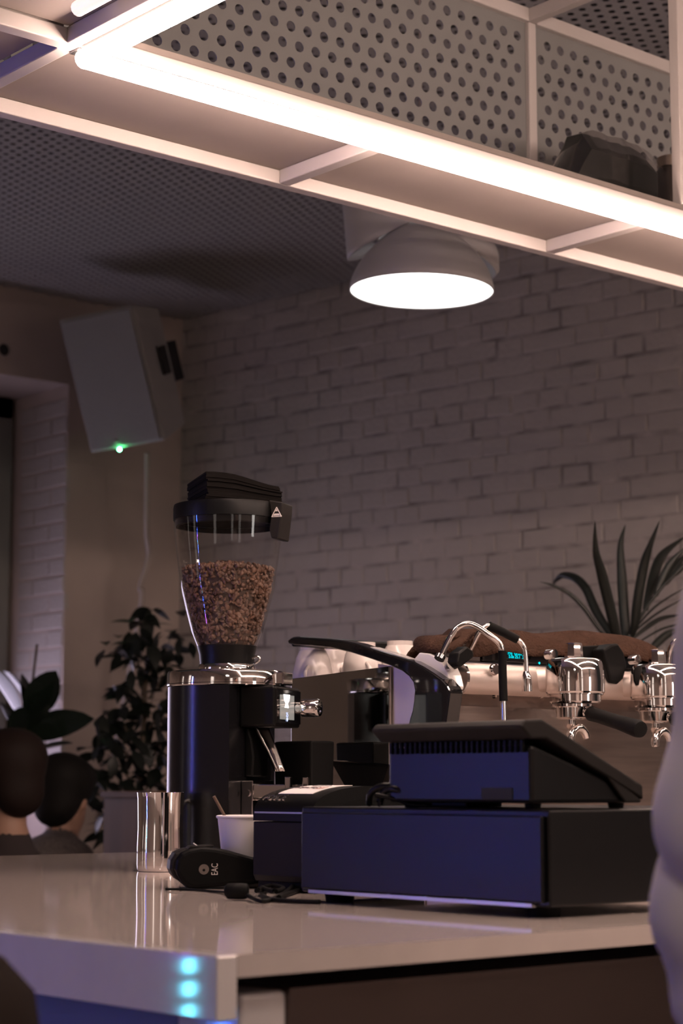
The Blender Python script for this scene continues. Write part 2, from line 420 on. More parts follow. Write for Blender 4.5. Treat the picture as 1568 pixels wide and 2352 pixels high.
# ================================================================== THE BAR COUNTER
X0, Y0, X1, Y1 = 0.947, 1.250, 3.7, 3.235
worktop = thing('bar_worktop', 'pale glossy stone worktop with a deep edge strip', 'worktop', (X0, Y0, 1.0))
MB().box(0.0205, X1-X0, 0, Y1-Y0, -0.018, 0.0).build('slab', 'counter', worktop)
MB().box(0.0, 0.0203, 0.0, Y1-Y0, -0.0505, 0.0).build('edge_strip', 'counter_apron', worktop, bevel=0.001)
bc = thing('bar_counter', 'bar counter body under the worktop with a dark blue lit side', 'counter', (X0, Y0, 0))
MB().box(0.045, 0.06, 0.06, Y1-Y0-0.03, 0.0, 0.948).build('side_panel', 'base_dark', bc)
MB().box(0.061, X1-X0-0.02, 0.12, Y1-Y0-0.04, 0.0, 0.9815).build('body', 'base_dark', bc)
xa = PY(560, 2280, 1.268).x - X0; xb = PY(666, 2275, 1.268).x - X0
MB().box(xa, xb, 0.022, 0.11, 0.0, 0.966).build('corner_post', 'counter_apron', bc, bevel=0.004)
xs = PY(675, 2255, 1.262).x - X0
MB().box(xs, 2.5, 0.02, 0.11, 0.05, 0.9675).build('steel_front', 'base_steel', bc, bevel=0.002)
MB().box(xs, 2.5, 0.017, 0.021, 0.963, 0.968).build('front_lip', 'base_steel', bc)

# ================================================================== THE OVERHEAD RACK
ZR = 2.20
rack = thing('overhead_rack', 'white steel rack over the bar with boards, light strip and perforated panels', 'rack', (1.5, 2.32, ZR))
rx = lambda x: x - 1.5
ry = lambda y: y - 2.32
T = 0.025
def rail(name, x0, x1, y0, y1, z0, z1, mt='white_paint'):
    return MB().box(rx(x0), rx(x1), ry(y0), ry(y1), z0-ZR, z1-ZR).build(name, mt, rack, bevel=0.002)
XC = G(190, 112, ZR).x                       # the cross rail through the strip's corner
YN = 2.300                                    # near long rail
YF = G(784, 452, ZR).y + 0.012                        # far long rail
rail('long_rail', 0.4, 4.4, YN, YN+T, ZR, ZR+T)
rail('long_rail', 0.4, 4.4, YF, YF+T, ZR, ZR+T)
YE = -0.25                                    # near end of the rack, over the viewer's side
rail('cross_rail', XC-0.030, XC-0.030+T, YE, YN-0.0005, ZR, ZR+T)
rail('long_rail', XC-0.004, 4.4, YE-0.012, YE+0.013, ZR, ZR+T)
rail('long_rail', XC-0.004, 4.4, 1.03, 1.055, ZR, ZR+T)  # carries the added tube above the drawer
rail('cross_rail', XC-0.030, XC-0.030+T, YN+T+0.0005, YF-0.0005, ZR, ZR+T)
for (a, b) in ((630, 425), (1230, 585)):
    x = G(a, b, ZR).x
    rail('cross_rail', x, x+T, YN+T+0.0005, YF-0.0005, ZR, ZR+T)
x3 = G(1230, 585, ZR).x + (G(1230, 585, ZR).x - G(630, 425, ZR).x)
rail('cross_rail', x3, x3+T, YN+T+0.0005, YF-0.0005, ZR, ZR+T)
zb = ZR + T
rail('shelf_board', XC-0.004, 4.39, YN+0.003, YF+T-0.003, zb+0.0005, zb+0.012, 'board')
rail('shelf_board', 0.42, XC-0.032, YN+0.003, YF+T-0.003, zb+0.0005, zb+0.012, 'board')
rail('shelf_board', 0.42, XC-0.02, YE, YN-0.002, zb+0.0005, zb+0.012, 'board')
# light strip: aluminium channel with a round diffuser, along the near rail and along the cross rail
LR = 0.0140
lz = ZR - 0.0095
c0 = Vector((rx(XC+0.004), ry(YN+0.004), lz-ZR))
chn = MB()
chn.box(c0.x-0.012, rx(4.4), c0.y-0.004, c0.y+0.022, -0.003, -0.0004)
chn.box(c0.x-0.012, c0.x+0.010, ry(YE), c0.y-0.0105, -0.004, -0.0004)
chn.build('light_channel', 'aluminium', rack)
led = MB()
led.tube([(rx(4.4), c0.y, c0.z-0.005), (c0.x+0.02, c0.y, c0.z-0.005), (c0.x, c0.y, c0.z-0.005)], LR, 14)
led.tube([(c0.x, c0.y+0.004, c0.z-0.005), (c0.x, c0.y-0.03, c0.z-0.005), (c0.x, ry(YE), c0.z-0.005)], LR, 14)
led.tube([(c0.x, ry(YE), c0.z-0.005), (c0.x+0.05, ry(YE), c0.z-0.005), (rx(4.4), ry(YE), c0.z-0.005)], LR, 14)
led.tube([(c0.x+0.02, ry(1.04), c0.z-0.005), (c0.x+0.07, ry(1.04), c0.z-0.005), (rx(4.4), ry(1.04), c0.z-0.005)], LR, 14)  # unseen extra tube, added to brighten drawer, sticker and cup
led.build('light_strip', 'led_warm', rack, smooth=60)
# second lit tube in the near bay
q = G(178, 8, ZR+0.012)
MB().tube([(rx(q.x), ry(q.y), 0.004), (rx(q.x), ry(q.y)-0.05, 0.004), (rx(q.x), ry(1.2), 0.004)], 0.011, 12).build('light_tube', 'led_dim', rack, smooth=60)
# uprights, top rails, perforated panels
YP = 2.60
xp = PY(1214, 200, YP).x; xr = PY(1558, 300, YP).x
ztop = PY(1229, 62, YP).z
for x in (xp-0.010, XC-0.02):
    rail('upright', x, x+0.022, YP-0.011, YP+0.011, zb+0.012, ztop)
rail('top_rail', XC+0.0025, xp-0.0105, YP-0.014, YP+0.014, ztop, ztop+0.028)
rail('top_rail', xp+0.0125, 4.3, YP-0.014, YP+0.014, ztop-0.001, ztop+0.027)
rail('top_cross_rail', xp-0.010, xp+0.012, 1.9, YP+0.011, ztop+0.0005, ztop+0.028)
px_ = PY(1560, 300, YN+0.012).x
rail('front_upright', px_-0.012, px_+0.022, YN+0.001, YN+0.024, zb+0.0125, CEIL-0.001)
pp = 0.0392; hr = 0.0102
for (xa_, xb_) in ((XC+0.004, xp-0.0115), (xp+0.0135, 4.28)):
    cl = []; r_ = 0; zz = zb + 0.03
    while zz < ztop - 0.012:
        x = xa_ + 0.022 + (pp/2 if r_ % 2 else 0)
        while x < xb_ - 0.02:
            cl.append((x, zz)); x += pp
        zz += pp*math.sqrt(3)/2; r_ += 1
    x0_, x1_, z0_, z1_ = xa_ - 0.004, xb_ + 0.004, zb + 0.012, ztop + 0.004
    bas = lambda a, b: (rx(min(max(a, x0_), x1_)), ry(YP), min(max(b, z0_), z1_) - ZR)
    mb = MB(); vs, fs = perforated(cl, pp, hr, bas, 12); mb.add(vs, fs)
    have = set((round(a, 4), round(b, 4)) for a, b in cl); Rh = pp/math.sqrt(3); zz = zb + 0.03 - pp*math.sqrt(3)/2; r_ = 1
    while zz < ztop + 0.03:                    # plain cells close the border
        x = xa_ + 0.022 + (pp/2 if r_ % 2 else 0) - 2*pp
        while x < xb_ + pp:
            if (round(x, 4), round(zz, 4)) not in have and xa_-pp < x < xb_+pp:
                mb.add([bas(x + Rh*math.cos(math.radians(30+60*k)), zz + Rh*math.sin(math.radians(30+60*k))) for k in range(6)], [tuple(range(6))])
            x += pp
        zz += pp*math.sqrt(3)/2; r_ += 1
    mb.build('perforated_panel', 'panel_paint', rack, solid=0.0025)

# objects on the rack
bp_ = PY(1375, 400, 2.44)
bag = thing('coffee_bag', 'black coffee bag in crinkled clear film lying on the rack', 'bag', (bp_.x, 2.44, zb+0.0125))
def lump(name, hw, dp, ht, mt, par, seed, jag, top):
    rnd = random.Random(seed); nx, ny = 14, 8; vs = []
    for i in range(nx+1):
        for j in range(ny):
            u = -1 + 2*i/nx; a = 2*math.pi*j/ny + math.pi/8
            e = top(u); yy = math.cos(a)*dp*0.5*(0.75+0.25*e); zz = ht*0.5*e*(1+math.sin(a)*1.05)
            vs.append((u*hw + rnd.uniform(-jag, jag), yy + rnd.uniform(-jag, jag), max(0.001, zz + rnd.uniform(-jag, jag)*0.7)))
    fs = [(i*ny+j, i*ny+(j+1)%ny, (i+1)*ny+(j+1)%ny, (i+1)*ny+j) for i in range(nx) for j in range(ny)] + [tuple(range(ny)), tuple(range(nx*ny, nx*ny+ny))]
    return MB().add(vs, fs).build(name, mt, par, smooth=25)
prof_b = lambda u: 0.22 + 0.78*min(1, (u+1)/0.42) - 0.10*max(0, (u-0.75)/0.25)
lump('bag_body', 0.120, 0.10, 0.142, 'bag_dark', bag, 4, 0.002, prof_b)
lump('film_wrap', 0.146, 0.125, 0.150, 'bag_film', bag, 9, 0.004, lambda u: 0.12 + 0.88*min(1, (u+1)/0.60) - 0.15*max(0, (u-0.8)/0.2))
jp = PY(1537, 400, 2.44)
jar = thing('glass_jar', 'dark spice jar with a bronze metal lid beside the bag on the rack', 'jar', (jp.x, 2.44, zb+0.0125))
zj = PY(1530, 385, 2.44).z - (zb+0.0125); zt = PY(1530, 362, 2.44).z - (zb+0.0125)
MB().lathe([(0.026, 0), (0.029, 0.006), (0.029, zj-0.012), (0.023, zj)], 24).build('jar_body', 'jar_dark', jar, smooth=50)
MB().lathe([(0.025, zj+0.0003), (0.025, zt), (0.022, zt+0.002)], 24).build('lid', 'lid_metal', jar, smooth=50)

# ================================================================== PENDANT LAMP
LD = 4.6
lc = W(968, 670, LD); lr = 344/2/FPX*LD*0.985
lamp = thing('pendant_lamp', 'white pendant lamp with three overlapping shades over the bar', 'lamp', (lc.x, lc.y, lc.z))
def shade(name, R, H, top, M, mt='lamp_shade', k=1.6):
    pr = []
    for i in range(11):
        t = i/10; pr.append((R + (top-R)*(t**k), H*t))
    return MB().lathe(pr, 48, M=M, caps=False).build(name, mt, lamp, smooth=60, solid=0.003)
tilt = Matrix.Rotation(math.radians(1.2), 4, FW)
shade('shade', lr, 0.155, lr*0.38, tilt, k=1.8)
MB().lathe([(lr*0.985, 0.002), (lr*0.985, 0.006)], 48, M=tilt).build('diffuser', 'lamp_glow', lamp)
off = Matrix.Translation(W(905, 545, LD+0.06) - lc) @ Matrix.Rotation(math.radians(-26), 4, FW) @ Matrix.Rotation(math.radians(6), 4, RT)
sh2 = MB().lathe([(0.128 - 0.05*(i/8), 0.13*i/8) for i in range(9)], 40, M=off, caps=False).build('upper_shade', 'lamp_shade', lamp, smooth=60, solid=0.003)
off3 = Matrix.Translation(W(1000, 585, LD+0.10) - lc) @ Matrix.Rotation(math.radians(19), 4, FW)
MB().lathe([(0.158, 0.0), (0.162, 0.012), (0.150, 0.045), (0.12, 0.085), (0.06, 0.11)], 40, M=off3, caps=False).build('upper_shade', 'lamp_shade', lamp, smooth=60, solid=0.003)
MB().tube([(0,0,0.14), (0,0,CEIL-lc.z)], 0.004, 8).build('cord', 'cable_grey', lamp)
MB().lathe([(0.05, CEIL-lc.z-0.03), (0.05, CEIL-lc.z-0.0005)], 24).build('ceiling_rose', 'lamp_shade', lamp, smooth=50)

# unseen second pendant, added to throw warm light on cup, slab and sleeve
mat('lamp_glow_near', (1, 1, 1), 0.5, emit=(1.0, 0.86, 0.78), estr=26.0)
added_lamp = thing('pendant_lamp', 'white pendant lamp with a plain dome shade over the viewer side of the bar', 'lamp', (0.30, 0.25, 2.28))
MB().lathe([(0.176 + (0.066-0.176)*((i/10)**1.8), 0.155*i/10) for i in range(11)], 48, caps=False).build('shade', 'lamp_shade', added_lamp, smooth=60, solid=0.003)
MB().lathe([(0.173, 0.002), (0.173, 0.006)], 48).build('diffuser', 'lamp_glow_near', added_lamp)
MB().tube([(0,0,0.14), (0,0,CEIL-2.28)], 0.004, 8).build('cord', 'cable_grey', added_lamp)

# ================================================================== COLOUR LIGHT COLUMN (seen only as reflections)
lcp = Vector((-0.50, 3.25, 0))
colr = thing('led_light_column', 'tall black column with a line of coloured light points', 'light column', (lcp.x, lcp.y, 0), math.radians(-34))
MB().lathe([(0.14, 0), (0.14, 0.02), (0.03, 0.03)], 24).build('foot', 'black_metal', colr, smooth=40)
MB().box(-0.03, -0.002, -0.03, 0.03, 0.03, 2.05).build('profile', 'black_metal', colr)
for s_ in (-1, 1): MB().box(-0.002, 0.050, s_*0.028-0.002, s_*0.028+0.002, 0.03, 2.05).build('side_fin', 'rubber', colr)  # unseen fins added to keep the coloured light off wall and lamp
cols = {'blue': (0.05, 0.13, 1.0), 'cyan': (0.12, 0.75, 1.0), 'violet': (0.36, 0.09, 1.0), 'green': (0.10, 1.0, 0.30), 'white': (0.8, 0.9, 1.0)}
for k, cc in cols.items(): mat('led_' + k, (0.5, 0.5, 0.5), emit=cc, estr=LED_RGB * (0.22 if k in ('white',) else 0.25 if k in ('green', 'cyan') else 0.9 if k == 'violet' else 1.0))
seq = ['blue','violet','blue','cyan','violet','blue','blue','green','violet','blue','white','blue']
for i in range(38):
    zz = 0.25 + i*0.046
    kk = 'cyan' if 0.64 < zz < 0.80 else seq[(i*5 + i//7) % len(seq)]
    MB().box(0.0, 0.004, -0.011, 0.011, zz, zz+0.026).build('light_point', 'led_' + kk, colr)
# ================================================================== CASH DRAWER
dz0 = 1.0
dA = G(1274, 2112, 1.0)
DX, DY0 = 1.452, 1.366
DY1 = PX(690, 1950, DX).y
DH0, DH1 = 0.0115, 0.1085
drawer = thing('cash_drawer', 'black metal cash drawer with a blue lit end under the till', 'cash drawer', (DX, DY0, dz0))
dl = DY1 - DY0
MB().box(0.002, 0.40, 0, dl, DH0, DH1).build('body', 'drawer_metal', drawer, bevel=0.002)
MB().box(-0.004, 0.0018, 0.006, dl-0.006, DH0+0.004, DH1-0.006).build('front_plate', 'drawer_metal', drawer, bevel=0.0015)
MB().box(-0.005, 0.0015, 0.02, dl-0.02, DH0-0.0005, DH0+0.0032).build('bottom_lip', 'aluminium', drawer)
for (x, y) in ((0.03, 0.035), (0.03, dl-0.035), (0.36, 0.035), (0.36, dl-0.035)):
    MB().lathe([(0.016, 0), (0.018, DH0-0.0003)], 16, c=(x, y, 0)).build('foot', 'rubber', drawer, smooth=40)
for k in range(3):
    MB().lathe([(0.0022, 0), (0.0022, 0.0012)], 10, M=frame((0.0, 0.12+0.06*k, DH0+0.0045), (0,1,0), (0,0,1), (-1,0,0))).build('screw', 'aluminium', drawer)

# ================================================================== POS TERMINAL on the drawer
PZ = dz0 + DH1 + 0.0002
PYN = 1.400
pA = PY(1225, 1855, PYN); pB = PY(1222, 1700, PYN); pC = PY(1245, 1652, PYN); pD = PY(1470, 1803, PYN); pE = PY(1462, 1858, PYN)
px0 = pA.x
pw = PX(888, 1800, px0).y - PYN
till = thing('till_terminal', 'black touch screen till with a sloping display standing on the drawer', 'till', (px0, PYN, PZ))
L = lambda p: (p.x - px0, p.z - PZ)
fz = 0.006
body = [(0.0, fz), (0.160, fz), (0.160, 0.018), (L(pD)[0]-0.012, L(pD)[1]-0.006), (0.008, L(pC)[1]-0.028), (0.0, L(pC)[1]-0.026)]
MB().prism(body, (0,0,0), (1,0,0), (0,0,1), (0,1,0), 0.0025, pw-0.0025).build('housing', 'drawer_metal', till, bevel=0.004)
# screen slab: sloped, overhanging at the back
tx, tz = -0.022, L(pC)[1]
sl = Vector((L(pD)[0]-0.004 - 0.004, L(pD)[1] - tz)).normalized()
nrm = Vector((-sl.y, sl.x))
a = Vector((0.006, tz)); b_ = Vector(L(pD))
d = (b_ - a).normalized(); n2 = Vector((d.y, -d.x))
slab = [(-0.020, tz-0.006), (0.004, tz), (b_.x, b_.y), (b_.x-0.001, b_.y-0.030), (0.150, fz-0.002+0.02), (0.006, tz-0.024), (-0.004, tz-0.024)]
slab = [(-0.021, tz-0.008), (-0.014, tz-0.001), (0.012, tz), (b_.x, b_.y), (b_.x+0.001, b_.y-0.016), (0.016, tz-0.020), (-0.006, tz-0.021)]
MB().prism(slab, (0,0,0), (1,0,0), (0,0,1), (0,1,0), -0.004, pw+0.004).build('screen_bezel', 'printer_plastic', till, bevel=0.0025)
foot_side = [(b_.x-0.028, fz), (b_.x-0.004, fz), (b_.x, b_.y-0.017), (b_.x-0.075, b_.y+0.026)]
MB().prism(foot_side, (0,0,0), (1,0,0), (0,0,1), (0,1,0), -0.003, 0.0022).build('side_cheek', 'printer_plastic', till, bevel=0.002)
sd = Vector((d.x, 0, d.y)); sn = Vector((-d.y, 0, d.x))
sc0 = Vector((a.x, 0, a.y)) + sn*0.0006
MB().poly3([sc0+sd*0.03+Vector((0,0.015,0)), sc0+sd*0.165+Vector((0,0.015,0)), sc0+sd*0.165+Vector((0,pw-0.015,0)), sc0+sd*0.03+Vector((0,pw-0.015,0))], sn, 0.0008).build('screen_glass', 'black_gloss', till)
for k in range(26):
    yy = 0.012 + k*(pw-0.024)/25
    MB().box(-0.0052, -0.0012, yy-0.0016, yy+0.0016, tz-0.034, tz-0.0215).build('vent_rib', 'black_plastic', till)
for (x, y) in ((0.02, 0.02), (0.15, 0.02), (0.02, pw-0.02), (0.15, pw-0.02)):
    MB().lathe([(0.008, 0), (0.009, fz-0.0003)], 14, c=(x, y, 0)).build('foot', 'rubber', till)
MB().box(-0.001, 0.001, 0.03, 0.075, 0.010, 0.022).build('port_recess', 'vent_dark', till)

# bundle of cables on the drawer
cb = W(870, 1838, 2.20)
cables = thing('cable_bundle', 'dark cables looped on top of the drawer behind the till', 'cable', (1.50, 1.62, PZ))
def cab(name, pxs, r, mt, par, org, n=8):
    pts = [W(x, y, dd) - Vector(org) for x, y, dd in pxs]
    pts = [Vector((p.x, p.y, max(p.z, r+0.0003))) for p in smoothpath(pts, 6)]
    return MB().tube(pts, r, n).build(name, mt, par, smooth=60)
co = (1.50, 1.62, PZ)
cab('loop', [(848, 1850, 2.22), (852, 1822, 2.21), (880, 1806, 2.2), (920, 1812, 2.19), (965, 1835, 2.18), (1010, 1850, 2.17), (1080, 1853, 2.14)], 0.0042, 'black_satin', cables, co)
cab('loop', [(870, 1850, 2.2), (880, 1822, 2.2), (905, 1812, 2.18), (945, 1826, 2.17), (985, 1842, 2.16), (1040, 1850, 2.15)], 0.0042, 'black_satin', cables, co)
cab('loop', [(862, 1826, 2.19), (910, 1836, 2.18), (950, 1850, 2.17), (1000, 1852, 2.16)], 0.0025, 'black_satin', cables, co)
cab('loop', [(890, 1810, 2.21), (960, 1822, 2.2), (1050, 1838, 2.17), (1130, 1846, 2.12)], 0.003, 'black_plastic', cables, co)
pk = W(1060, 1846, 2.14) - Vector(co)
MB().box(-0.02, 0.02, -0.028, 0.028, 0.0005, 0.014, M=Matrix.Translation((pk.x, pk.y, 0))).build('plug_block', 'black_plastic', cables, bevel=0.003)

# ================================================================== RECEIPT PRINTER
PRX = 1.560; PRY1 = 1.985; 
pry0 = PX(745, 1860, PRX+0.02).y
pl = PRY1 - pry0
pr = thing('receipt_printer', 'black receipt printer with a rounded lid and white sticker', 'printer', (PRX, pry0, 1.0))
zt_ = PX(585, 1812, PRX).z
H = 0.132
zs = PX(600, 1885, PRX).z - 1.0
low = [(0.004, 0.012), (0.0, 0.02), (0.0, zs-0.001), (0.19, zs-0.001), (0.19, 0.012)]
MB().prism(low, (0,0,0), (1,0,0), (0,0,1), (0,1,0), 0.0, pl).build('case', 'printer_plastic', pr, bevel=0.0015)
MB().box(0.006, 0.184, 0.004, pl-0.004, 0.0, 0.0118).build('plinth', 'rubber', pr)
arc = [(0.0, zs)] + [(0.0, zs+0.010)]
for i in range(15):
    t = math.pi*(0.06 + 0.94*i/14)
    arc.append((0.095 - 0.094*math.cos(t), zs+0.010 + (H-zs-0.010)*math.sin(min(t, math.pi*0.5) if t < math.pi/2 else math.pi - t)**0.8))
arc += [(0.19, zs)]
MB().prism(arc, (0,0,0), (1,0,0), (0,0,1), (0,1,0), 0.0, pl).build('lid', 'black_satin', pr, smooth=30)
MB().box(-0.0012, 0.0005, 0.004, pl-0.004, zs+0.0095, zs+0.0115).build('trim_line', 'aluminium', pr)
def arcpt(t): return (0.095 - 0.0945*math.cos(t), zs+0.010 + (H-zs-0.010+0.0008)*math.sin(t)**0.8)
lb = MB(); vs = []; n_ = 10
for i in range(n_+1):
    x_, z_ = arcpt(math.pi*(0.22 + 0.26*i/n_))
    vs += [(x_, pl*0.22, z_), (x_, pl*0.80, z_)]
lb.add(vs, [(2*i, 2*i+1, 2*i+3, 2*i+2) for i in range(n_)]); lbo = lb.build('sticker', 'label_paper', pr, solid=0.0006)
t_ = math.pi*0.33; x_, z_ = arcpt(t_); x2, z2 = arcpt(t_+0.02)
tang = Vector((x2-x_, 0, z2-z_)).normalized(); outn = Vector((-tang.z, 0, tang.x)); 
text('sticker_text', 'Service', 0.017, 'ink', lbo, frame(Vector((x_, pl*0.56, z_))+outn*0.0012, (0,1,0), -tang, outn))
text('sticker_text', 'IT', 0.017, 'ink_red', lbo, frame(Vector((x_, pl*0.30, z_))+outn*0.0012, (0,1,0), -tang, outn))
x_, z_ = arcpt(math.pi*0.40); MB().poly3([Vector((x_, pl*0.34, z_))+outn*0.0006, Vector((x_, pl*0.66, z_))+outn*0.0006, Vector((x_, pl*0.66, z_))+outn*0.0006+tang*0.001, Vector((x_, pl*0.34, z_))+outn*0.0006+tang*0.001], outn, 0.0006).build('sticker_line', 'ink', lbo)
x_, z_ = arcpt(math.pi*0.145); x2, z2 = arcpt(math.pi*0.15); tang = Vector((x2-x_, 0, z2-z_)).normalized(); outn = Vector((-tang.z, 0, tang.x))
text('raised_mark', 'POSCE', 0.015, 'steel_polished', pr, frame(Vector((x_, pl*0.72, z_))+outn*0.0012, (0,-1,0), tang, outn), extrude=0.0008)
MB().prism([(0.02, zs+0.004)] + [(0.095 - 0.07*math.cos(math.pi*i/12), zs+0.006 + (H-zs-0.022)*math.sin(math.pi*i/12)) for i in range(13)] + [(0.17, zs+0.004)], (0,0,0), (1,0,0), (0,0,1), (0,1,0), -0.0015, 0.0).build('side_cap', 'black_plastic', pr)

# ================================================================== CARD TERMINAL lying on its side
TD = 2.50
tO = G(440, 2043, 1.0)
ct = thing('card_terminal', 'black card payment terminal lying on its side with a round mark', 'card terminal', (tO.x, tO.y, 1.0))
tdir = (RT*0.985 + FW*0.17).normalized(); tn = Vector((-tdir.y, tdir.x, 0))     # tn points away from us
mpx = FPX / tO.dot(FW) * 1.0097
def tp(px, py): return ((px-440)/mpx/0.985, (2043-py)/mpx)
outl = [(402, 1998), (405, 1976), (416, 1961), (434, 1952), (462, 1947), (492, 1949), (530, 1958), (575, 1971), (640, 1984), (640, 2028), (585, 2031), (520, 2036), (470, 2041), (450, 2043), (432, 2040), (418, 2028), (408, 2013)]
pol = [tp(*q) for q in outl]
ox, oy = 0.0, 0.0
MB().prism(pol, (0,0,0), tdir, (0,0,1), tn, 0.0, 0.058).build('case', 'black_plastic', ct, bevel=0.006, seg=3)
outl2 = [(392, 1998), (394, 1978), (404, 1962), (424, 1953), (448, 1950), (448, 2030), (428, 2032), (408, 2022), (398, 2011)]
MB().prism([tp(*q) for q in outl2], (0,0,0), tdir, (0,0,1), tn, 0.012, 0.066).build('head_cover', 'printer_plastic', ct, bevel=0.005, seg=3)
MB().prism([tp(*q) for q in [(432, 1951.5), (438, 1946), (492, 1944), (488, 1948)]], (0,0,0), tdir, (0,0,1), tn, 0.006, 0.05).build('paper_slot', 'printer_plastic', ct, bevel=0.001)
MB().tube([Vector(tdir)*tp(446,1940)[0] + Vector((0,0,tp(446,1940)[1])) + tn*0.02, Vector(tdir)*tp(458,1947)[0] + Vector((0,0,tp(458,1948)[1])) + tn*0.02], 0.0008, 6).build('paper_scrap', 'label_paper', ct)
c_, e_ = tp(467, 1998)
Mt = frame(tdir*c_ + Vector((0,0,e_)) - tn*0.0002, tdir, (0,0,1), -tn)
MB().lathe([(0.0, 0.0), (0.0062, 0.0), (0.0062, 0.0003)], 28, M=Mt, caps=False).build('round_mark', 'print_grey', ct)
MB().lathe([(0.0058, 0.0004), (0.0066, 0.0004), (0.0066, 0.0006), (0.0058, 0.0006)], 28, M=Mt, caps=False).build('mark_ring', 'print_grey', ct)
MB().lathe([(0.0, 0.0005), (0.0018, 0.0005)], 14, M=Mt @ Matrix.Translation((0, -0.001, 0)), caps=False).build('mark_centre', 'black_plastic', ct)
c_, e_ = tp(492, 1998)
text('eac_mark', 'EAC', 0.0115, 'print_white', ct, frame(tdir*c_ + Vector((0,0,e_)) - tn*0.0003, (0,0,1), -tdir, -tn) @ Matrix.Diagonal((0.72, 1.05, 1, 1)))

# second reader behind, half hidden
rp = G(600, 2022, 1.0)
rd = thing('card_reader_dock', 'black rounded card reader dock with a paper slip on top, behind the terminal', 'card reader', (rp.x, rp.y, 1.0))
mp2 = FPX/rp.dot(FW)*1.0097
def t2(px, py): return ((px-600)/mp2, (2022-py)/mp2)
MB().prism([t2(*q) for q in [(532, 2021.5), (532, 1975), (540, 1956), (556, 1944), (580, 1938), (640, 1936), (640, 2021.5)]], (0,0,0), RT, (0,0,1), FW, 0.0, 0.07).build('case', 'black_satin', rd, bevel=0.006, seg=3)
MB().prism([t2(*q) for q in [(550, 1938.4), (556, 1936.4), (640, 1934.2), (640, 1935.4)]], (0,0,0), RT, (0,0,1), FW, 0.01, 0.055).build('paper_slip', 'label_paper', rd)

# cables and plug on the worktop
plug = G(550, 2068, 1.0)
pc = thing('power_cable', 'black power cable with a round plug lying in front of the printer', 'cable', (plug.x, plug.y, 1.0))
po = (plug.x, plug.y, 1.0)
def gcab(name, pxs, r, mt, par, org, n=8, lift=None):
    pts = [G(x, y, 1.0) - Vector(org) for x, y in pxs]
    for i, q in enumerate(pts): q.z = r + 0.0004 + (lift[i] if lift else 0)
    return MB().tube(smoothpath(pts, 6), r, n).build(name, mt, par, smooth=60)
MB().lathe([(0.005, -0.018), (0.009, -0.014), (0.0095, 0.002), (0.0085, 0.009), (0.004, 0.011)], 18, M=frame((0, 0, 0.0105), (0,0,1), FW, RT)).build('plug', 'rubber', pc, smooth=50)
gcab('cord', [(560, 2066), (600, 2076), (640, 2064), (668, 2052), (672, 2046)], 0.0026, 'rubber', pc, po, lift=[0.004, 0, 0, 0.004, 0.006])
gcab('cord', [(380, 2046), (440, 2047), (500, 2052), (538, 2062)], 0.0016, 'rubber', pc, po, lift=[0, 0, 0, 0.004])
gcab('cord', [(588, 2052), (610, 2048), (600, 2060), (625, 2072), (680, 2076), (735, 2078)], 0.0026, 'rubber', pc, po)
gcab('cord', [(640, 2068), (665, 2058), (690, 2050), (720, 2044)], 0.0030, 'rubber', pc, po)
gcab('cord', [(592, 2060), (620, 2050), (650, 2056), (628, 2064), (600, 2054)], 0.0030, 'rubber', pc, po, lift=[0.005]*5)

# ================================================================== STEEL CUP AND PAPER CUP
sp = G(367, 2001, 1.0)
pitcher = thing('steel_pitcher', 'polished steel milk pitcher at the counter edge by the card terminal', 'pitcher', (sp.x, sp.y, 1.0))
mp = FPX/sp.dot(FW)*1.0097
hh = 178/mp
MB().lathe([(0, 0.0006), (0.052*0.66, 0.0006), (0.0355, 0.004), (0.0362, 0.010), (0.0362, hh*0.30), (0.0352, hh*0.55), (0.0362, hh*0.92), (0.0372, hh), (0.0362, hh), (0.0352, hh*0.9), (0.0342, hh*0.55), (0.0352, hh*0.3), (0.035, 0.004), (0, 0.003)], 56, caps=False).build('body', 'chrome', pitcher, smooth=50)
hd = (FW*0.95 + RT*0.3).normalized()
MB().tube(smoothpath([hd*0.0355 + Vector((0,0,hh*0.88)), hd*0.062 + Vector((0,0,hh*0.86)), hd*0.072 + Vector((0,0,hh*0.6)), hd*0.062 + Vector((0,0,hh*0.25)), hd*0.0362 + Vector((0,0,hh*0.2))], 6), 0.004, 10).build('handle', 'chrome', pitcher, smooth=60)

cpD = 2.62; cpp = W(566, 1872, cpD)
cup = thing('paper_cup', 'white paper cup with a stirring stick between grinder and printer', 'cup', (cpp.x, cpp.y, 1.0))
ch = cpp.z - 1.0
MB().lathe([(0, 0.004), (0.0275, 0.004), (0.0275, 0.0005), (0.0285, 0.0005), (0.0385, ch-0.004), (0.0375, ch-0.004), (0.0280, 0.006), (0, 0.006)], 48, caps=False).build('wall', 'paper_cup', cup, smooth=40)
MB().lathe([(0.0385+0.0022*math.cos(t), ch-0.0022+0.0022*math.sin(t)) for t in [2*math.pi*i/10 for i in range(11)]], 48, caps=False).build('rim', 'paper_cup', cup, smooth=60)
MB().lathe([(0, ch*0.7), (0.0352, ch*0.7)], 32, caps=False).build('coffee', 'coffee', cup)
s0 = W(521, 1884, cpD) ; s1 = W(491, 1829, cpD-0.01)
stv = (s0 - s1)
stk = thing('stir_stick', 'thin brown wooden stirring stick standing in the paper cup', 'stick', (cpp.x, cpp.y, 1.0))
MB().tube([s1 - Vector((cpp.x, cpp.y, 1.0)), s0 + stv*0.75 - Vector((cpp.x, cpp.y, 1.0))], 0.0022, 8).build('shaft', 'wood_stick', stk, smooth=60)

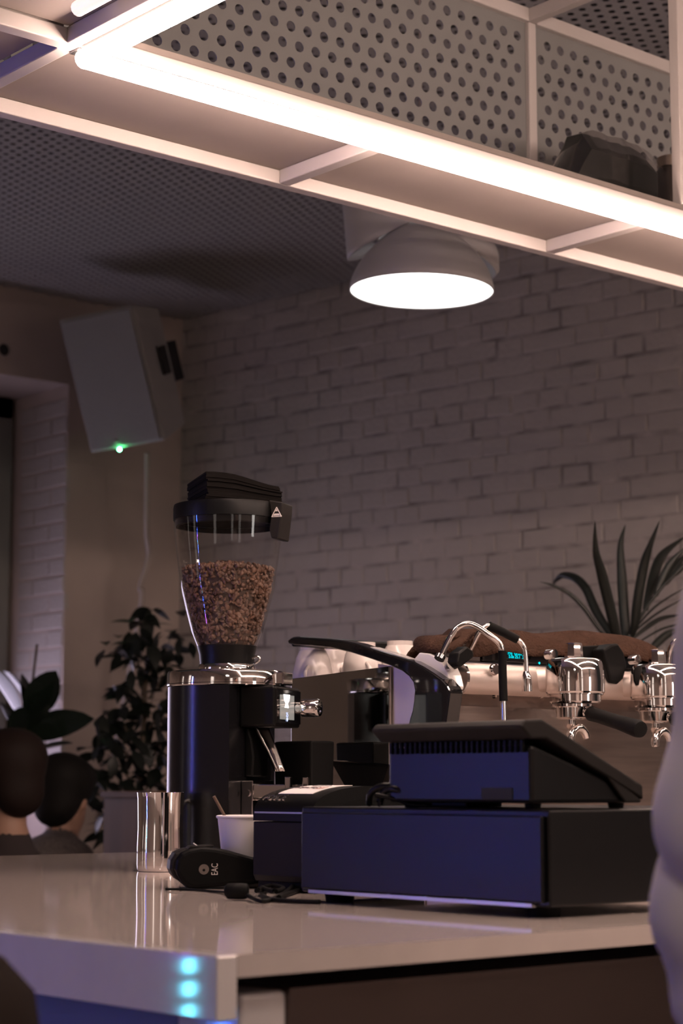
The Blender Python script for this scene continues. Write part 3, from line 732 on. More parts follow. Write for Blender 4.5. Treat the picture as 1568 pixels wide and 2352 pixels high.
# ================================================================== COFFEE GRINDER
GD = 3.20
gx = W(521, 1560, GD)
gf = (RT*0.94 - FW*0.342).normalized()       # its front looks right and a little to us
grz = math.atan2(gf.y, gf.x)
grinder = thing('coffee_grinder', 'black coffee grinder with a chrome collar and clear bean hopper', 'coffee grinder', (gx.x, gx.y, 1.0), grz)
gz = lambda y: W(521, y, GD).z - 1.0
Rb = (521-384)/FPX*GD*0.992
def stadium(R, front, n=28, w=None):
    w = w or R
    pts = [(R*math.cos(math.pi/2 + math.pi*i/n), R*math.sin(math.pi/2 + math.pi*i/n)) for i in range(n+1)]
    return pts + [(front, -w), (front, w)]
zc0, zc1 = gz(1579), gz(1543)
MB().prism(stadium(Rb-0.001, 0.046, n=40), (0,0,0), (1,0,0), (0,1,0), (0,0,1), 0.012, zc0-0.0005).build('body', 'grinder_black', grinder, smooth=35)
MB().prism(stadium(Rb+0.004, 0.15, w=0.092), (0,0,0), (1,0,0), (0,1,0), (0,0,1), 0.0, 0.0118).build('base_plate', 'black_metal', grinder, smooth=35, bevel=0.002)
MB().lathe([(0, zc0), (Rb-0.001, zc0), (Rb+0.0005, zc0+0.0015), (Rb+0.0005, zc1-0.004), (Rb-0.001, zc1-0.001), (Rb-0.006, zc1), (0, zc1)], 72, caps=False).build('chrome_collar', 'chrome', grinder, smooth=30)
MB().lathe([(Rb-0.002, zc0+0.0036), (Rb+0.0008, zc0+0.0036), (Rb+0.0008, zc0+0.0045), (Rb-0.002, zc0+0.0045)], 72, caps=False).build('collar_groove', 'black_plastic', grinder, smooth=35)
MB().box(0.086, 0.108, -0.022, 0.022, zc0+0.002, zc1-0.003).build('collar_catch', 'chrome', grinder, bevel=0.002)
# front head with display
zh0, zh1 = gz(1672), gz(1580)
hw = 0.056
MB().box(0.0462, 0.108, -hw, hw, zh0, zh1-0.0004).build('display_head', 'black_satin', grinder, bevel=0.004)
disp = MB().box(0.1082, 0.11, -hw+0.004, hw-0.004, zh0+0.006, zh1-0.006).build('display_glass', 'black_gloss', grinder)
MB().box(0.1102, 0.1106, -0.040, 0.022, zh0+0.012, zh1-0.014).build('display_screen', 'screen_lcd', disp)
zi = lambda f_: zh0 + (zh1-zh0)*f_
icon = [(-0.014, zi(.80)), (0.014, zi(.80)), (0.012, zi(.66)), (0.005, zi(.58)), (0.009, zi(.47)), (-0.009, zi(.47)), (-0.005, zi(.58)), (-0.012, zi(.66))]
MB().prism([(y-0.012, z) for y, z in icon], (0.1107, 0, 0), (0,1,0), (0,0,1), (1,0,0), 0.0, 0.0003).build('hopper_icon', 'screen_icon', disp)
text('reading', '25', 0.010, 'screen_blue', disp, frame((0.1108, -0.010, zi(.30)), (0,1,0), (0,0,1), (1,0,0)))
MB().lathe([(0, 0), (0.0035, 0), (0.0035, 0.0003)], 12, M=frame((0.1108, -0.010, zi(.19)), (0,1,0), (0,0,1), (1,0,0)), caps=False).build('drop_icon', 'screen_blue', disp)
kz = gz(1627)
kn = MB().lathe([(0.0105, 0.0), (0.0105, 0.010), (0.0150, 0.0105), (0.0155, 0.014), (0.0155, 0.036), (0.0135, 0.040), (0, 0.0405)], 28, M=frame((0.1108, 0.034, kz), (0,1,0), (0,0,1), (1,0,0)), caps=False).build('dial_knob', 'chrome', grinder, smooth=40)
# spout
spt = []
za = gz(1668); zbm = gz(1772)
sx0, sx1 = 0.070, 0.104
nS = 9; ring = 10
vs = []
for i in range(nS):
    t = i/(nS-1); cx = sx0 + (sx1-sx0)*t; cz_ = za + (zbm-za)*t
    w_ = 0.026 - 0.012*t
    for j in range(ring+1):
        q = math.pi*(0.05 + 0.9*j/ring) + math.pi
        cut = 1.0 if t < 0.45 else 0.75
        vs.append((cx + 0.016*math.sin(q)*cut - 0.004, w_*math.cos(q), cz_ + 0.010*math.sin(q)*0))
fs = [(i*(ring+1)+j, i*(ring+1)+j+1, (i+1)*(ring+1)+j+1, (i+1)*(ring+1)+j) for i in range(nS-1) for j in range(ring)]
MB().add(vs, fs).build('spout', 'steel_polished', grinder, smooth=60, solid=0.002)
MB().prism([(0.0462, gz(1673)), (0.052, gz(1673)), (0.058, gz(1700)), (0.062, gz(1740)), (0.060, gz(1785)), (0.0462, gz(1785))], (0,0,0), (1,0,0), (0,0,1), (0,1,0), -0.032, 0.032).build('chute_cover', 'black_satin', grinder, bevel=0.004)
# portafilter fork
zf0, zf1 = gz(1850), gz(1793)
fk = MB(); fk.box(0.0462, 0.066, -0.045, 0.045, gz(1870), zf1)
fk.box(0.066, 0.124, -0.045, -0.036, zf0+0.012, zf1-0.006); fk.box(0.066, 0.124, 0.036, 0.045, zf0+0.012, zf1-0.006)
fk.box(0.120, 0.130, -0.045, -0.034, zf0+0.012, zf1+0.006); fk.box(0.120, 0.130, 0.034, 0.045, zf0+0.012, zf1+0.006)
fk.box(0.066, 0.124, -0.036, 0.036, zf0+0.008, zf0+0.013)
fko = fk.build('portafilter_fork', 'steel_polished', grinder, bevel=0.0015)
MB().lathe([(0, 0), (0.006, 0), (0.006, 0.003), (0, 0.003)], 14, M=frame((0.056, -0.0455, (zf0+zf1)/2), (1,0,0), (0,0,1), (0,-1,0)), caps=False).build('screw', 'chrome', fko)
# hopper
hp = [(1197.5,128),(1248.6,124),(1299.6,117),(1350.6,110),(1401.6,97),(1452.7,83),(1483,70.5),(1490,68)]
prof = [(w_/FPX*GD*0.985, gz(y)) for y, w_ in hp]
prof.reverse()
gl = []
for i in range(len(prof)-1):
    for k in range(3):
        t = k/3; gl.append((prof[i][0]*(1-t)+prof[i+1][0]*t, prof[i][1]*(1-t)+prof[i+1][1]*t))
gl.append(prof[-1])
MB().lathe(gl, 64, caps=False).build('hopper', 'hopper_glass', grinder, smooth=60)
MB().lathe([(62/FPX*GD, gz(1526)), (64/FPX*GD, gz(1505)), (70/FPX*GD*0.99, gz(1485)), (68/FPX*GD*0.99, gz(1484)), (60/FPX*GD, gz(1505)), (58/FPX*GD, gz(1526))], 48, caps=False).build('hopper_neck', 'black_satin', grinder, smooth=40)
MB().lathe([(67/FPX*GD, zc1+0.0004), (68/FPX*GD, zc1+0.004), (64/FPX*GD, gz(1527)), (0.01, gz(1527))], 48, caps=False).build('neck_ring', 'chrome', grinder, smooth=40)
MB().tube(smoothpath([(0.046, -0.01, gz(1529)), (0.058, -0.012, gz(1524)), (0.063, -0.012, gz(1516)), (0.058, -0.012, gz(1511)), (0.050, -0.011, gz(1514))], 5), 0.0022, 8).build('locking_pin', 'chrome', grinder, smooth=60)
zl0, zl1 = gz(1197), gz(1163)
RL = 129/FPX*GD*0.985
MB().lathe([(RL*0.955, zl0-0.010), (RL*0.965, zl0-0.001), (RL, zl0), (RL*1.004, zl1-0.006), (RL*0.99, zl1), (0, zl1+0.0005)], 64, caps=False).build('lid', 'black_satin', grinder, smooth=40)
MB().lathe([(RL*0.93, zl0-0.011), (RL*0.955, zl0-0.011)], 64, caps=False).build('lid_inner_rim', 'smoke_glass', grinder, smooth=40)
# latch with the triangle mark, on the right edge of the lid
lv = Matrix.Rotation(math.radians(10), 4, 'Z')
lt_pts = [(RL*0.93, gz(1160)), (RL+0.017, gz(1166)), (RL+0.016, gz(1190)), (RL+0.0105, gz(1248)), (RL-0.002, gz(1246)), (RL-0.006, gz(1225)), (RL-0.002, gz(1195))]
ld = (gf @ Matrix.Identity(3)) if False else Vector((1, 0, 0))
latch = MB().prism(lt_pts, (0,0,0), (1,0,0), (0,0,1), (0,1,0), -0.030, 0.018).build('latch', 'printer_plastic', grinder, bevel=0.002)
tri = [(-0.0085, -0.006), (0.0085, -0.006), (0.0, 0.0095)]
Ml = frame((RL+0.0155, -0.0062, gz(1184)), (0,1,0), (-0.05,0,1), (1,0,0.05))
# emblem sits on the broad near side of the latch
Ml = frame((RL+0.0075, -0.0302, gz(1190)), (1,0,0), (0,0,1), (0,-1,0))
mo = MB()
for k in range(3):
    a_, b2_ = Vector(tri[k]).to_3d(), Vector(tri[(k+1)%3]).to_3d()
    mo.tube([Ml @ a_, Ml @ b2_], 0.0007, 6)
mo.add([Ml @ Vector(q) for q in [(-0.0062, -0.0045, 0.0003), (0.0062, -0.0045, 0.0003), (0.0042, -0.001, 0.0003), (-0.0042, -0.001, 0.0003)]], [(0,1,2,3)])
mo.add([Ml @ Vector(q) for q in [(-0.0025, 0.0028, 0.0003), (0.0025, 0.0028, 0.0003), (0.0, 0.0070, 0.0003)]], [(0,1,2)])
mo.build('triangle_mark', 'print_white', latch)
# beans
random.seed(5)
def rad_at(z):
    for i in range(len(gl)-1):
        if gl[i][1] <= z <= gl[i+1][1]:
            t = (z-gl[i][1])/(gl[i+1][1]-gl[i][1]); return gl[i][0]*(1-t)+gl[i+1][0]*t - 0.004
    return gl[0][0]-0.004
zbt = gz(1312); zb0 = gl[0][1]+0.001
core = [(0, zb0)] + [(rad_at(zb0+(zbt-zb0)*i/10)-0.006, zb0+(zbt-zb0)*i/10) for i in range(11)] + [(rad_at(zbt)*0.5, zbt+0.004), (0, zbt+0.006)]
beans_core = MB().lathe(core, 32, caps=False)
bv = []
for i in range(7):
    a = math.pi*i/6
    for j in range(6):
        b = 2*math.pi*j/6; y_ = 0.0034*math.sin(a)*math.sin(b)
        if math.sin(b) > 0.8: y_ *= 0.5
        bv.append(Vector((0.0048*math.cos(a), y_, 0.0036*math.sin(a)*math.cos(b))))
bf = [(i*6+j, (i+1)*6+j, (i+1)*6+(j+1)%6, i*6+(j+1)%6) for i in range(6) for j in range(6)]
bm_ = MB()
for k in range(2300):
    R3 = Euler((random.uniform(0,6.3), random.uniform(0,6.3), random.uniform(0,6.3))).to_matrix()
    if k < 1850:
        z_ = zb0 + 0.004 + (zbt-zb0)*random.random()**0.8; q = random.uniform(0, 2*math.pi); r_ = rad_at(z_) - 0.0035 - random.random()*0.004
    else:
        q = random.uniform(0, 2*math.pi); r_ = (rad_at(zbt)-0.004)*math.sqrt(random.random()); z_ = zbt + 0.0115*(1-(r_/rad_at(zbt))**2) + random.uniform(-.002,.003) - 0.001
    cpos = Vector((r_*math.cos(q), r_*math.sin(q), z_))
    bm_.add([cpos + R3 @ p_ for p_ in bv], bf)
beans = thing('coffee_beans', 'roasted brown coffee beans filling the hopper', 'coffee beans', (gx.x, gx.y, 1.0), grz); beans['kind'] = 'stuff'
bo = bm_.build('bean_pile', 'bean', beans, smooth=60); bo['kind'] = 'stuff'
bo2 = beans_core.build('bean_mass', 'bean_core', beans, smooth=60); bo2['kind'] = 'stuff'
# napkins on the lid
nk = thing('napkin_stack', 'stack of black paper napkins on top of the grinder hopper', 'napkins', (gx.x, gx.y, 1.0 + zl1 + 0.001), 0)
n0 = W(440, 1150, GD-0.05); nz = lambda y: W(521, y, GD).z - (1.0 + zl1 + 0.001)
A = (W(474, 1140, GD-0.070) - gx); B = (W(638, 1145, GD+0.00) - gx); Cc = (W(432, 1140, GD+0.045) - gx)
for v_ in (A, B, Cc): v_.z = 0
Dd = B + Cc - A
nlay = 15; hN = nz(1098)
random.seed(8)
for i in range(nlay):
    t0 = i/nlay; t1 = (i+0.93)/nlay
    j = Vector((random.uniform(-.002,.002), random.uniform(-.002,.002), 0)) + (A-B).normalized()*(-0.004*math.sin(t0*3.1))
    mb = MB(); nn = 8; top = []; bot = []
    qs = []
    for (P, Q) in ((A, B), (B, Dd), (Dd, Cc), (Cc, A)):
        for s_ in range(nn): qs.append(P.lerp(Q, s_/nn))
    def hgt(q, t):
        u = (q - A).dot((B-A).normalized())/(B-A).length; w = (q-A).dot((Cc-A).normalized())/(Cc-A).length
        return hN*t*(1.0 - 0.20*min(1,max(0,u)) - 0.10*min(1,max(0,w))) + 0.004*t*math.sin(u*5) + (0.0 if t > 0.3 else 0)
    k_ = 1.0 + 0.05*math.sin(t0*2.6+0.2)
    vsT = [Vector((q.x, q.y, 0))*k_ + j + Vector((0,0,max(0.0003, hgt(q, t1)))) for q in qs]
    vsB = [Vector((q.x, q.y, 0))*k_ + j + Vector((0,0,max(0.0001, hgt(q, t0)))) for q in qs]
    N_ = len(qs)
    mb.add(vsB + vsT, [tuple(range(N_-1, -1, -1)), tuple(range(N_, 2*N_))] + [(a_, (a_+1)%N_, N_+(a_+1)%N_, N_+a_) for a_ in range(N_)])
    mb.build('napkin', 'napkin', nk)
# black knock box behind the grinder spout
kc = W(715, 1702, 3.2); kh = kc.z - 1.0
kbx = thing('knock_box', 'black square bin behind the grinder spout', 'bin', (kc.x, kc.y, 1.0))
MB().add([(0,0,0.0),(0.043,0,0.0),(0.043,0.09,0.0),(0,0.09,0.0),(-0.004,-0.004,kh),(0.047,-0.004,kh),(0.047,0.094,kh),(-0.004,0.094,kh)], [(0,3,2,1),(4,5,6,7),(0,1,5,4),(1,2,6,5),(2,3,7,6),(3,0,4,7)]).build('bin_body', 'black_metal', kbx, bevel=0.003)
MB().box(0.001, 0.042, 0.001, 0.089, kh-0.003, kh+0.0006).build('bin_mouth', 'vent_dark', kbx)
# ================================================================== ESPRESSO MACHINE
XL = 2.129; MY = 2.20; MO = Vector((XL, MY, 1.0))
mc = thing('espresso_machine', 'steel two group espresso machine with black wing shaped end frame', 'espresso machine', MO)
cr = lambda a, b: (640 + a/3.409, 1380 + b/3.409)
def onX(X, pts): return [PX(*q, X) - MO for q in pts]
wing = [(60,312),(90,290),(130,282),(260,288),(390,297),(500,310),(600,330),(720,372),(880,420),(1040,470),(1120,512),(1200,562),(1270,612),(1320,665),(1342,705),(1330,790),(1300,1010),
        (1000,1010),(1020,925),(1040,860),(1052,780),(1058,700),(1046,640),(1010,590),(960,550),(860,505),(700,450),(560,405),(400,368),(240,352),(110,346),(72,334)]
MB().poly3(onX(XL-0.012, [cr(*q) for q in wing]), (1,0,0), 0.03).build('end_frame', 'black_gloss', mc, bevel=0.004, seg=3)
cap = [(1046,468),(1100,405),(1170,412),(1230,440),(1290,505),(1325,580),(1345,672),(1338,696),(1318,660),(1270,608),(1200,556),(1120,508)]
MB().poly3(onX(XL+0.008, [cr(*q) for q in cap]), (1,0,0), 0.03).build('white_cheek', 'white_enamel', mc, bevel=0.002)
strip = [(705,366),(720,360),(880,408),(1036,462),(1040,472),(880,424)]
MB().poly3(onX(XL-0.004, [cr(*q) for q in strip]), (1,0,0), 0.02).build('white_edge', 'white_enamel', mc)
MB().poly3(onX(XL+0.020, [(868,1525),(980,1540),(1000,1570),(1004,1600),(1000,1640),(990,1665),(868,1700)]), (1,0,0), 0.006).build('inner_panel', 'steel_satin', mc)
MB().poly3(onX(XL+0.012, [(668,1559),(893,1530),(893,1756),(768,1747),(668,1742)]), (1,0,0), 0.006).build('mirror_panel', 'steel_mirror', mc, bevel=0.001)
MB().poly3(onX(XL+0.016, [(760,1749),(893,1757),(872,1820),(800,1820)]), (1,0,0), 0.02).build('lower_skirt', 'drawer_metal', mc)
tipY = PX(672, 1470, XL).y
bz = PX(700, 1470, XL).z
MB().box(0.005, 0.62, tipY-0.012-MY, tipY+0.012-MY, bz-1.009, bz-0.992).build('rear_rail', 'black_satin', mc, bevel=0.004)
# casing
ztray = 1.292
MB().box(0.028, 1.0, 0.145, 0.40, 0.06, ztray-1.0).build('casing', 'steel_brushed', mc, bevel=0.004)
MB().box(0.028, 1.0, 0.10, 0.1445, 0.03, 0.262).build('back_splash', 'steel_brushed', mc)
MB().box(0.03, 1.0, -0.20, 0.0995, 0.03, 0.062).build('drip_tray', 'steel_satin', mc, bevel=0.003)
for (x, y) in ((0.07, -0.15), (0.93, -0.15), (0.07, 0.36), (0.93, 0.36)):
    MB().lathe([(0.022, 0.0), (0.022, 0.004), (0.014, 0.008), (0.014, 0.0298 if y < 0 else 0.0598)], 18, c=(x, y, 0)).build('foot', 'chrome', mc, smooth=40)
# horizontal satin tube
YT = 2.268
ta = PY(1052, 1557, YT); 
MB().tube([(ta.x-XL, YT-MY, ta.z-1.0), (ta.x-XL+0.3, YT-MY, ta.z-1.0), (1.02, YT-MY, ta.z-1.0)], 0.0255, 32).build('boiler_tube', 'steel_satin', mc, smooth=50)
MB().tube([(ta.x-XL-0.006, YT-MY, ta.z-1.0), (ta.x-XL-0.001, YT-MY, ta.z-1.0)], 0.0285, 32).build('tube_end_ring', 'steel_polished', mc, smooth=50)
MB().tube(smoothpath([PY(1036, 1523, 2.235)-MO, PY(1047, 1540, 2.232)-MO, PY(1052, 1570, 2.23)-MO, PY(1048, 1602, 2.23)-MO], 5), 0.0022, 8).build('drain_hose', 'rubber', mc, smooth=60)
# console with display
YC = 2.285
za, zb_ = PY(1200, 1482, YC).z - 1.0, PY(1200, 1530, YC).z - 1.0
xa, xb = PY(1108, 1500, YC).x - XL, 0.98
MB().box(xa, xb, YC-MY, YC-MY+0.058, zb_+0.003, za).build('console', 'black_gloss', mc, bevel=0.004)
MB().box(PY(1060, 1500, YC).x-XL, xa-0.0005, YC-MY+0.004, YC-MY+0.058, zb_+0.003, za-0.004).build('console_end', 'steel_polished', mc, bevel=0.002)
dispM = lambda px, py: frame(PY(px, py, YC-0.0012) - MO, (1,0,0), (0,0,1), (0,-1,0))
text('display_text', 'Pre  Gram  L.R', 0.0078, 'vfd_cyan', mc, dispM(1166, 1500), align='LEFT')
text('display_text', '5.0s 25.1  25', 0.0078, 'vfd_cyan', mc, dispM(1168, 1508), align='LEFT')
MB().lathe([(0,0),(0.002,0),(0.002,0.0004)], 10, M=dispM(1238, 1523), caps=False).build('indicator', 'vfd_cyan', mc)
# steam wand, water wand
def yp(l): return [PY(a, b, y) - MO for a, b, y in l]
w1 = smoothpath(yp([(1012, 1508, 2.225), (1024, 1482, 2.22), (1036, 1460, 2.215), (1050, 1442, 2.21), (1070, 1433, 2.2), (1092, 1438, 2.19), (1125, 1460, 2.175), (1143, 1474, 2.17), (1151, 1487, 2.168), (1153, 1500, 2.168)]), 6)
st = MB().tube(w1, 0.0048, 14).build('steam_wand', 'chrome', mc, smooth=60)
MB().tube(yp([(1153, 1495, 2.168), (1154, 1550, 2.168), (1156, 1610, 2.168)]), 0.0068, 14).build('wand_grip', 'rubber', st, smooth=60)
MB().tube(yp([(1156, 1608, 2.168), (1157, 1650, 2.168), (1158, 1700, 2.168)]), 0.0042, 12).build('wand_tip', 'chrome', st, smooth=60)
MB().tube(yp([(1008, 1514, 2.225), (1012, 1506, 2.225)]), 0.0085, 14).build('wand_nut', 'chrome', st, smooth=60)
w2 = smoothpath(yp([(1073, 1503, 2.262), (1085, 1480, 2.255), (1100, 1452, 2.245), (1112, 1441, 2.24), (1124, 1438, 2.235), (1155, 1452, 2.225), (1185, 1467, 2.215), (1199, 1480, 2.212), (1206, 1500, 2.21), (1208, 1545, 2.21)]), 6)
hw_ = MB().tube(w2, 0.0042, 14).build('water_wand', 'chrome', mc, smooth=60)
MB().tube(yp([(1122, 1437, 2.236), (1155, 1452, 2.225), (1188, 1469, 2.214)]), 0.0072, 14).build('wand_grip', 'rubber', hw_, smooth=60)
MB().tube(yp([(1208, 1542, 2.21), (1208.5, 1552, 2.21), (1209, 1560, 2.21), (1210, 1588, 2.21)]), [0.0045, 0.0075, 0.0088, 0.0088], 16).build('nozzle', 'chrome', hw_, smooth=40)
MB().prism([(-0.020,-0.008),(0.016,-0.012),(0.021,-0.004),(0.014,0.011),(-0.008,0.013),(-0.02,0.004)], PY(1056, 1509, 2.205)-MO, (0.8,0,0.6), (-0.6,0,0.8), (0,1,0), -0.012, 0.012).build('steam_lever', 'black_satin', mc, bevel=0.003)
MB().tube(yp([(1040, 1524, 2.21), (1034, 1531, 2.225)]), 0.010, 14).build('lever_base', 'steel_polished', mc, smooth=50)
for (a, b, y, r) in ((1133, 1538, 2.239, 0.010), (1133, 1600, 2.30, 0.003), (1240, 1600, 2.29, 0.003)):
    c_ = PY(a, b, y) - MO
    MB().lathe([(0, 0.006), (r*0.8, 0.006), (r, 0.003), (r, 0)], 18, M=frame(c_, (1,0,0), (0,0,1), (0,-1,0)), caps=False).build('bolt', 'chrome', mc, smooth=40)
# groups
def group_head(px_c, py_off):
    c = PY(px_c, 1560 + py_off, 2.20) - MO
    k = 3.25/FPX*0.99
    zz = lambda y: -(y-1560)*k
    pr = [(0.010, zz(1511)), (0.040, zz(1513)), (0.0435, zz(1516)), (0.046, zz(1522)), (0.0485, zz(1540)), (0.0500, zz(1565)), (0.0495, zz(1590)), (0.047, zz(1594)), (0.047, zz(1596))]
    gp = MB().lathe(pr, 48, c=c, caps=False).build('group_head', 'chrome', mc, smooth=35)
    MB().lathe([(0.043, zz(1596.5)), (0.043, zz(1612)), (0.040, zz(1616)), (0.020, zz(1616))], 40, c=c, caps=False).build('group_collar', 'chrome', gp, smooth=35)
    MB().lathe([(0.017, zz(1511)), (0.0155, zz(1508)), (0.0142, zz(1480)), (0.0135, zz(1477)), (0, zz(1476.5))], 8, c=c + Vector((-0.002, 0, 0)), caps=False).build('group_cap', 'chrome', gp, smooth=20)
    MB().tube([c + Vector((-0.01, 0.02, 0.0)), c + Vector((-0.03, 0.06, 0.0))], 0.021, 24).build('group_neck', 'steel_satin', gp, smooth=50)
    pc_ = c + Vector((-0.010, 0.0, 0))
    pf = MB().lathe([(0.020, zz(1617)), (0.0345, zz(1618)), (0.0345, zz(1624)), (0.027, zz(1626)), (0.0262, zz(1648)), (0.020, zz(1653)), (0, zz(1654))], 36, c=pc_, caps=False).build('portafilter', 'chrome', mc, smooth=35)
    h0 = PY(px_c+24, 1634+py_off, 2.175) - MO; h1 = PY(px_c+34, 1638+py_off, 2.165) - MO; h2 = PY(px_c+152, 1676+py_off, 2.03) - MO
    d_ = (h2-h1)
    MB().tube([h0, h1], 0.006, 12).build('handle_ferrule', 'chrome', pf, smooth=50)
    MB().tube([h1, h1+d_*0.03, h1+d_*0.2, h1+d_*0.6, h1+d_*0.93, h1+d_*0.99, h2], [0.010, 0.0125, 0.0115, 0.0120, 0.0145, 0.0130, 0.009], 20).build('handle', 'rubber', pf, smooth=50)
    s0_ = pc_ + Vector((0, 0, zz(1652)))
    MB().tube(smoothpath([s0_, s0_ + Vector((0,0,-0.010)), s0_ + Vector((-0.004, 0.0, -0.014))], 4), 0.007, 12).build('spout_stem', 'chrome', pf, smooth=50)
    so = []
    for i in range(9):
        a_ = math.radians(200 - 190*i/8)
        so.append(s0_ + Vector((0.010 + 0.020*math.cos(a_), -0.006, -0.034 + 0.020*math.sin(a_))))
    MB().tube(so, [0.0065, 0.007, 0.0075, 0.0075, 0.0075, 0.0075, 0.007, 0.0065, 0.006], 12).build('double_spout', 'chrome', pf, smooth=50)
    # black paddle on the right of the group
    pd = [(1386,1492),(1404,1480),(1420,1477),(1434,1500),(1440,1530),(1432,1560),(1420,1571),(1402,1568),(1394,1535)]
    MB().poly3([PY(a + px_c-1320, b + py_off, 2.235) - MO for a, b in pd], (0,1,0), 0.035).build('paddle', 'black_plastic', mc, bevel=0.004)
    MB().poly3([PY(a + px_c-1320, b + py_off, 2.262) - MO for a, b in [(1335,1484),(1410,1480),(1410,1512),(1335,1516)]], (0,1,0), 0.012).build('paddle_bar', 'black_plastic', mc, bevel=0.002)
    bt = PY(px_c-64, 1504+py_off, 2.262) - MO
    MB().lathe([(0, 0.016), (0.0075, 0.015), (0.0085, 0.012), (0.0085, 0.0)], 18, M=frame(bt, (0.87,0,0.5), (-0.5,0,0.87), (0.3,-1,0.1)), caps=False).build('button', 'chrome', mc, smooth=40)
group_head(1320, 0)
group_head(1512, 12)
w3 = smoothpath(yp([(1536, 1530, 2.225), (1538, 1495, 2.22), (1548, 1475, 2.21), (1566, 1469, 2.2), (1590, 1480, 2.19), (1606, 1510, 2.18), (1610, 1560, 2.18)]), 6)
MB().tube(w3, 0.0048, 14).build('steam_wand', 'chrome', mc, smooth=60)

# cups on the machine, upside down
def cup_mesh():
    return MB().lathe([(0.034, 0.0), (0.0355, 0.001), (0.0365, 0.012), (0.035, 0.030), (0.030, 0.048), (0.024, 0.058), (0.0225, 0.0585), (0.0225, 0.064), (0.020, 0.064), (0.0195, 0.060), (0, 0.060)], 36, caps=False)
random.seed(21)
cl_ = [(718, 2.205, 'leftmost of the white cups showing below the black wing'), (771, 2.28, 'second white cup from the left below the black wing'), (832, 2.205, 'third white cup from the left below the black wing'), (842, 2.36, 'white cup peeking over the middle of the black wing'), (918, 2.28, 'white cup peeking over the wing beside the white edge'), (975, 2.36, 'white cup just left of the brown towel')]
cup_me = None
for (px_c, X_, lab) in cl_:
    q = PX(px_c, 1500, X_)
    t = thing('espresso_cup', lab, 'cup', (q.x, q.y, ztray+0.0005), 0, 'white cups stacked upside down on the machine')
    if cup_me is None:
        b0 = cup_mesh().build('bowl', 'porcelain', t, smooth=40); cup_me = b0.data
    else:
        b0 = bpy.data.objects.new('bowl', cup_me); COL.objects.link(b0); b0.parent = t
    b0.scale = (1, 1, 1.30 if X_ < 2.25 else 1.38)
    hpt = [(-0.033, 0, 0.018), (-0.050, 0, 0.020), (-0.053, 0, 0.035), (-0.032, 0, 0.046)]
    hd_ = MB().tube(smoothpath(hpt, 5), 0.0035, 8).build('handle', 'porcelain', t, smooth=60); hd_.rotation_euler = (0, 0, random.uniform(3.6, 4.6)+math.pi)

# towel on the machine top
tw_top = [(992,1482),(1000,1468),(1012,1462),(1040,1462),(1062,1455),(1085,1447),(1110,1449),(1140,1452),(1165,1452),(1190,1450),(1215,1455),(1245,1459),(1275,1458),(1305,1454),(1335,1450),(1365,1451),(1395,1457),(1425,1463),(1450,1470),(1470,1481),(1484,1495)]
tO_ = PY(1240, 1500, 2.33); towel = thing('towel', 'brown folded towel draped along the top of the espresso machine', 'towel', (tO_.x, 2.33, ztray+0.0005))
rnd = random.Random(2)
vs = []; nj = 12
for i, (a, b) in enumerate(tw_top):
    P = PY(a, b, 2.33); ht = max(0.012, P.z - ztray - 0.001)
    for j in range(nj):
        u = j/(nj-1)       # front hem -> over the top -> back hem
        yy = -0.058 + 0.13*u
        e = math.sin(math.pi*min(1, max(0, (u*0.92+0.04))))**0.45
        zz = ht*(0.30 + 0.70*e) if u < 0.5 else ht*(0.15 + 0.85*e)
        zz += 0.003*math.sin(i*1.3 + j*0.8) + rnd.uniform(-.001,.001)
        vs.append((P.x - tO_.x + 0.004*math.sin(j*1.1+i), yy + 0.006*math.sin(i*0.9), max(0.004, zz)))
n_i = len(tw_top)
fs = [(i*nj+j, (i+1)*nj+j, (i+1)*nj+j+1, i*nj+j+1) for i in range(n_i-1) for j in range(nj-1)]
MB().add(vs, fs).build('cloth', 'towel', towel, smooth=80, solid=0.008, sub=1)
roll = smoothpath([PY(a, b, y) - Vector((tO_.x, 2.33, ztray+0.0005)) for a, b, y in [(1075, 1450, 2.30), (1052, 1470, 2.27), (1030, 1488, 2.25), (1008, 1496, 2.25), (996, 1486, 2.26), (1000, 1472, 2.27), (1016, 1466, 2.28), (1040, 1466, 2.29)]], 5)
vs = []
for q in roll: vs += [q + Vector((0, -0.02, 0)), q + Vector((0.004, 0.05, 0.004))]
MB().add(vs, [(2*i, 2*i+1, 2*i+3, 2*i+2) for i in range(len(roll)-1)]).build('folded_end', 'towel', towel, smooth=80, solid=0.007)

# ================================================================== SPEAKER
sD = 7.75; kk = sD/FPX*0.992
def cw(px, py, dd): return W(px, py, dd)
S_BL = W(205, 1043, sD)
r_v = RT*(182*kk) + Vector((0,0,14*kk)) - FW*0.16
u_v = RT*(-80*kk) + Vector((0,0,333*kk)) - FW*0.0
r_n = r_v.normalized(); u_v = (u_v - FW*0.17); u_v = u_v - r_n*u_v.dot(r_n); u_n = u_v.normalized(); n_n = r_n.cross(u_n).normalized()
if n_n.dot(FW) > 0: n_n = -n_n
sw, shh, sdp = r_v.length, u_v.length*0.90, 0.24
spk = thing('wall_speaker', 'grey loudspeaker tilted down from the wall corner with a green light', 'speaker', S_BL)
Ms = frame((0,0,0), r_n, u_n, n_n)
q3 = lambda x, y, z: Ms @ Vector((x, y, z))
cab_ = MB(); 
front = [(0,0),(sw,0),(sw,shh),(0,shh)]; back = [(0.02,0.03),(sw-0.02,0.03),(sw-0.02,shh-0.04),(0.02,shh-0.04)]
vsb = [q3(a,b,-0.012) for a,b in front] + [q3(a,b,-sdp) for a,b in back]
cab_.add(vsb, [(0,1,2,3),(4,7,6,5),(0,4,5,1),(1,5,6,2),(2,6,7,3),(3,7,4,0)])
cab_.build('cabinet', 'speaker_paint', spk, bevel=0.008)
